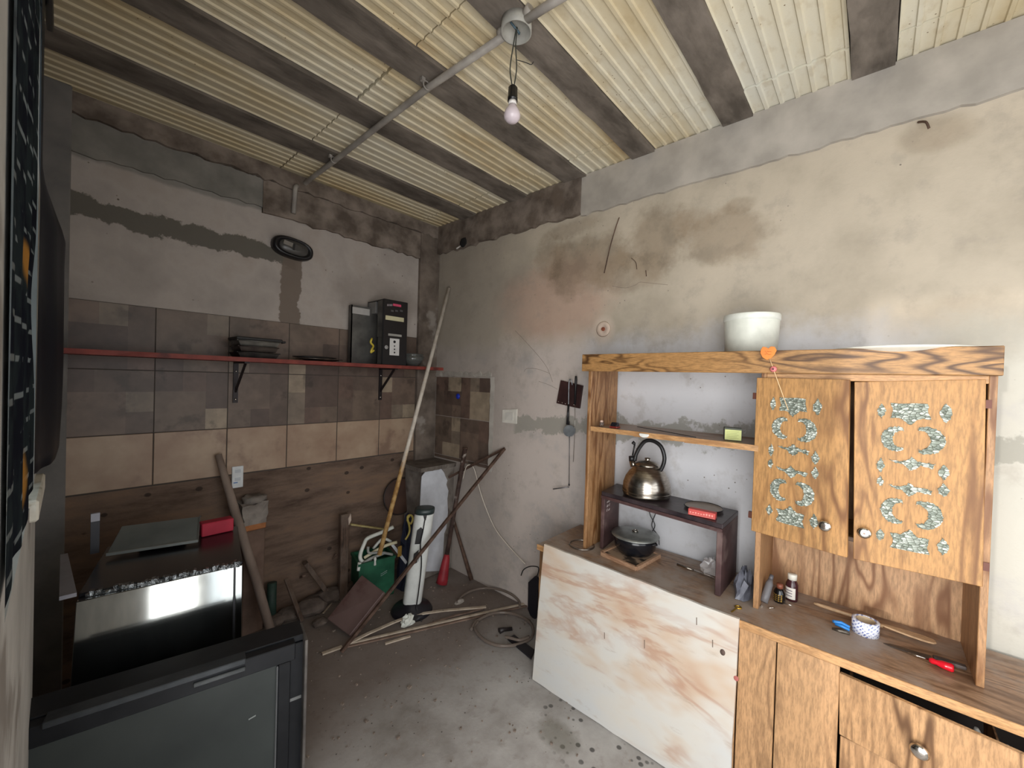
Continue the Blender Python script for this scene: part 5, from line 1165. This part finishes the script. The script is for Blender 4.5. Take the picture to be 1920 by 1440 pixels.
# crumbs and dirt on the floor
m = MB(); r = random.Random(77)
for i in range(420):
    x, y = (r.uniform(.75, 2.02), r.uniform(1.5, 2.68)) if i < 330 else (r.uniform(.6, 1.6), r.uniform(.5, 1.6))
    s = r.uniform(.002, .008)*(1 if r.random() < .9 else 1.8); m.obox(V(x, y, .0), V(s*r.uniform(.6, 1.4), s*.3, 0), V(-s*.3, s*r.uniform(.6, 1.4), 0), V(0, 0, s*.7))
o = single('floor_dirt', m, mott('crumb', (96, 84, 76), (150, 136, 124), 30, .95), (1.3, 1.9, 0), 'scattered crumbs and grit on the concrete floor', 'dirt'); o['kind'] = 'stuff'
# ------------------------------------------------------------------ steel appliance
SZT = .80
A, B = P(146, 1112, Z=SZT), P(455, 1050, Z=SZT)     # top front corners
fx = (B-A); fx.z = 0; bk = V(-fx.y, fx.x, 0).normalized()*.42
ap = thing('steel_stove', (A+B)/2+bk*.5-V(0, 0, SZT), 'steel fronted appliance with black top standing in left rear corner', 'stove')
g = G('mirror_steel', .10, 1., .5); n = g.noise(3, g.scale((1, 1, 3)), 3); x, y, z = g.xyz()
g.col(g.ramp(g.noise(14, g.scale((1, 1, .2)), 4), [(.4, lin((176, 180, 178))), (.65, lin((202, 204, 200)))])); g.put(g.b.inputs['Roughness'], g.ss(n, .3, .7)); 
rr = g.n.new('ShaderNodeMapRange'); g.put(rr.inputs[0], n); rr.inputs[3].default_value = .04; rr.inputs[4].default_value = .12; g.put(g.b.inputs['Roughness'], rr.outputs[0])
g.bump(g.noise(4, None, 2), .02, .01); M_MIR = g.m
M_SIDE = plain('appliance_side', (52, 52, 56), .4, .4); M_BT = plain('black_glass_top', (22, 22, 26), .25)
o = A-V(0, 0, SZT); up = V(0, 0, 1); fn = fx.normalized(); bn = bk.normalized()
obj('body', MB().obox(o+bn*.012+fn*.004+up*.04, fx-fn*.008, bk-bn*.012, up*(SZT-.055)).bevel(.004), M_SIDE, ap)
tl_ = -bn*.145   # the steel front slopes out towards the floor
def slope(u0, u1, th, sk=.022):
    o_ = o; A_ = lambda u: o_+fx*u-bn*(sk*(1-u))
    zb_, zt_ = up*.06+tl_, up*(SZT-.018)
    return MB().hexa([A_(u0)+zb_, A_(u1)+zb_, A_(u1)+zb_+bn*th, A_(u0)+zb_+bn*th, A_(u0)+zt_, A_(u1)+zt_, A_(u1)+zt_+bn*th, A_(u0)+zt_+bn*th]).bevel(.002)
obj('front_panel', slope(0, .935, .012), M_MIR, ap)
obj('side_trim', slope(.952, 1., .014), M_MIR, ap)
obj('front_lining', slope(.004, .996, .03), M_SIDE, ap).location.y += .013
obj('top', MB().obox(o+up*(SZT-.018)+bn*.006, fx, bk, up*.012).bevel(.002), M_BT, ap)
m = MB(); r = random.Random(41); N = 44
prev = None
for k in range(N):
    a = o+fx*(.04+.94*k/N)+up*(SZT-.020)+bn*(-.004+r.uniform(-.004, .004)); m.obox(a, fx*(.94/N), bn*(.016+r.uniform(0, .006)), up*(.014+r.uniform(-.003, .006)))
m.rough(.002, 5); obj('foil_rim', m, mott('crinkled_foil', (60, 64, 68), (170, 174, 176), 60, .25, .9, bump=.5), ap)
for s in (.06, .9):
    for d in (.06, .85): obj('leg', MB().obox(o+fx*s+bk*d, fn*.03, bn*.03, up*.045), M_SIDE, ap)
# side flange at the left front, grey metal
q = [P(x, y, Z=SZT+.008) for x, y in ((111, 1119), (144, 1111), (127, 1037), (113, 1040))]
obj('side_flange', MB().hexa([p-V(0, 0, .012) for p in q]+q), plain('flange_grey', (150, 150, 158), .4, .3), ap)
p1_, p2_ = P(128, 1034, Z=SZT), P(186, 985, Z=SZT); p2_ = P(186, 985, Y=2.18)
p3_ = P(170, 985, Y=2.17); zq = P(170, 964, Y=2.17).z
obj('splash_post', MB().box(p3_.x, 2.17, SZT-.006, p3_.x+.024, 2.182, zq-.03), M_SIDE, ap)
obj('splash_corner', MB().box(p3_.x, 2.168, zq-.03, p3_.x+.024, 2.184, zq), plain('flange_grey', (150, 150, 158), .4, .3), ap)
# grey tray resting on the top, red box behind it
TZ = SZT+.012
q = [P(199, 1040, Z=TZ), P(371, 1014, Z=TZ), P(375, 968, Z=TZ+.045), P(228, 985, Z=TZ+.045)]
d1 = q[2]-q[1]; k = .24/d1.length if d1.length > .24 else 1
t = thing('grey_tray', q[0], 'flat grey glass tray lying tilted on the black top of the steel appliance', 'tray')
for p in q[2:]: p.y = min(p.y, 2.25)
f2, f3 = q[1]+(q[2]-q[1])*1, q[0]+(q[3]-q[0])*1
obj('plate', MB().hexa([p+V(0, 0, -.006) for p in q]+q).bevel(.002), mott('tray_grey', (96, 102, 102), (118, 124, 122), 5, .35, bump=.03), t)
m = MB().bar(q[0], q[1], .006, .010).bar(q[1], q[2], .004, .008); obj('bright_edge', m, plain('tray_edge', (142, 148, 146), .3, .5), t)
obj('foot', MB().obox(q[3].lerp(q[2], .2)+V(0, -.01, -.05), (q[2]-q[3])*.6, V(0, -.02, 0), V(0, 0, .042)), M_SIDE, t)
a, b = P(372, 1006, Z=SZT-.004), P(440, 998, Z=SZT-.004)
a = P(378, 1004, Y=2.08); b = P(438, 996, Y=2.08); zz = P(405, 977, Y=2.08).z-P(405, 1001, Y=2.08).z
a.z = b.z = SZT-.0045
single('red_box', MB().obox(a, b-a, V(0, .05, .0), V(0, 0, zz)).bevel(.003), mott('red_card', (150, 28, 50), (176, 40, 62), 8, .6, bump=.1), a, 'flat crimson box on black appliance top beside the grey pole', 'box')
# ------------------------------------------------------------------ dark cabinet with inset panel in the foreground
KZ = .66
A, B = P(150, 1332, Z=KZ), P(574, 1197, Z=KZ); fx = (B-A); fx.z = 0; fn = fx.normalized(); bn = V(-fn.y, fn.x, 0)
A0 = V(A.x, A.y, 0); L = fx.length; dpt = .10
dc = thing('dark_metal_cabinet', A0+fx*.5+bn*dpt*.5, 'dark metal cabinet with grey inset front panel before the steel appliance', 'cabinet')
M_DM = mott('dark_metal', (22, 24, 28), (36, 38, 42), 8, .4, .3, bump=.05); M_DP = mott('inset_panel', (44, 49, 49), (58, 63, 62), 3, .38, bump=.03)
def bb(u0, u1, d0, d1, z0, z1, mt, nm, par=None, bv=.002): return obj(nm, MB().obox(A0+fn*u0+bn*d0+V(0, 0, z0), fn*(u1-u0), bn*(d1-d0), V(0, 0, z1-z0)).bevel(bv), mt, par or dc)
ul = -.16
bb(ul, L, .022, dpt, 0, KZ-.02, M_DM, 'body')
bb(ul, L-.03, -.002, .03, KZ-.055, KZ-.004, M_DM, 'top_rail')
bb(L-.075, L-.042, -.002, .022, 0, KZ-.056, M_DM, 'stile')
bb(ul, L-.076, .008, .022, 0, KZ-.057, M_DP, 'inset_panel')
bb(L-.080, L-.075, .0, .014, 0, KZ-.06, plain('bead_grey', (110, 112, 114), .35, .3), 'panel_bead')
bb(ul, L, .03, dpt+.02, KZ-.02, KZ, M_DM, 'top_plate')
bb(L-.28, L-.16, -.010, .004, KZ-.034, KZ-.022, mott('handle_grey', (70, 74, 76), (96, 100, 102), 10, .35, .5), 'pull_handle')
bb(ul+.1, L-.16, -.012, .03, KZ-.012, KZ+.004, mott('lip_grey', (52, 56, 60), (76, 80, 84), 10, .35, .4), 'top_lip')
bb(L-.005, L+.004, -.012, dpt, 0, KZ, mott('edge_grey', (74, 70, 68), (104, 100, 96), 12, .5, .3), 'edge_strip')
bb(L-.041, L-.006, .018, .05, KZ-.20, KZ-.19, plain('ledge_pale', (120, 122, 122), .4, .3), 'side_ledge')
bb(L-.041, L-.006, .028, .05, 0, KZ-.2, mott('recess_grey', (56, 60, 60), (70, 74, 74), 8, .5), 'side_recess')
for x, y in ((455, 1264), (466, 1350)):
    d = ray(x, y); nn = -bn; tt = ((A0+bn*.008)-EYE).dot(nn)/d.dot(nn); p = EYE+d*tt
    obj('scuff', MB().obox(p+nn*.0005, fn*.018+V(0, 0, .004), V(0, 0, .004), nn*.0008), plain('scuff_pale', (132, 138, 136), .5), dc)
# ------------------------------------------------------------------ curtains at the left window
g = G('patterned_cloth', .9, 0, .1); x, y, z = g.xyz(); n = g.noise(9, None, 3)
st = g.math('FRACT', g.math('MULTIPLY', z, 21.)); ln = g.ss(g.math('ABSOLUTE', g.math('SUBTRACT', st, .5)), .10, .06)
lm = g.math('MULTIPLY', ln, g.ss(g.noise(16, None, 2), .47, .52))
c = g.mix(g.ss(n, .4, .6), lin((28, 32, 44)), lin((48, 58, 62)))
c = g.mix(g.math('MULTIPLY', lm, .8), c, lin((150, 156, 156)))
nz_ = g.math('SUBTRACT', g.noise(14, None, 2), .5)
for cy_, cz_, ry_, rz_ in ((.16, .075, .07, .045), (.14, .40, .05, .035)): c = g.mix(g.math('MULTIPLY', g.blob(y, z, cy_, cz_, ry_, rz_, nz_, 1.6), .9), c, lin((186, 140, 72)))
g.col(c); M_CUR = g.m
M_BLK = plain('black_sheet', (30, 33, 42), .38)
def edge_x(px, py, Y): return P(px, py, Y=Y).x
cz0, cz1 = 1.245, 2.34
def fn_p(u, v):
    z = cz0+(cz1-cz0)*v; gap = math.exp(-((z-1.60)/.10)**2)*.20
    y = .665+(.61-gap)*u
    return V(LX+.004+.0022*math.sin(u*22+v*2), y, z+.01*math.sin(u*9)*(1-v))
m = MB().grid(fn_p, 30, 30); bmesh.ops.solidify(m.b, geom=m.b.faces[:], thickness=.0025)
ct = thing('patterned_curtain', (LX+.004, .80, cz0), 'dark patterned curtain strip with pale dashes and ochre figures at left window', 'curtain')
obj('cloth', m, M_CUR, ct)
prof = [(0, 58), (180, 60), (240, 66), (330, 80), (400, 108), (430, 121), (480, 118), (560, 117), (680, 116), (760, 113), (850, 107), (868, 100)]
def right_px(py): return float(np.interp(py, [a for a, b in prof], [b for a, b in prof]))
zt, zb = P(90, -40, Y=1.40).z, P(90, 868, Y=1.40).z
def fn_b(u, v):
    z = zb+(zt-zb)*v; py = 868-908*v; y = 1.27+.21*u
    xr = P(right_px(max(0, py)), py, Y=1.40).x; b = max(0., xr-(LX+.004))
    s = math.sin(min(1., u*1.15)*math.pi*.5)**1.5
    return V(LX+.006+b*s+.002*math.sin(u*15+v*3)*(1-s*.6), y, z)
m = MB().grid(fn_b, 30, 40); bmesh.ops.solidify(m.b, geom=m.b.faces[:], thickness=.0025)
single('black_curtain', m, M_BLK, (LX+.01, 1.25, zb), 'plain black sheet bulging from left window beside the patterned curtain', 'curtain')
single('curtain_rod', MB().tube([(LX+.012, .70, cz1+.01), (LX+.012, 1.58, cz1+.01)], .007, 8), M_BLACKP, (LX+.012, .7, cz1+.01), 'thin dark rod carrying the curtains above left window', 'curtain rod')
g = MB().box(-6, -9, -.14, 8, FY-.15, -.02)
struct('ground_outside', g, mott('yard_concrete', (150, 146, 140), (176, 172, 166), 3, .9))
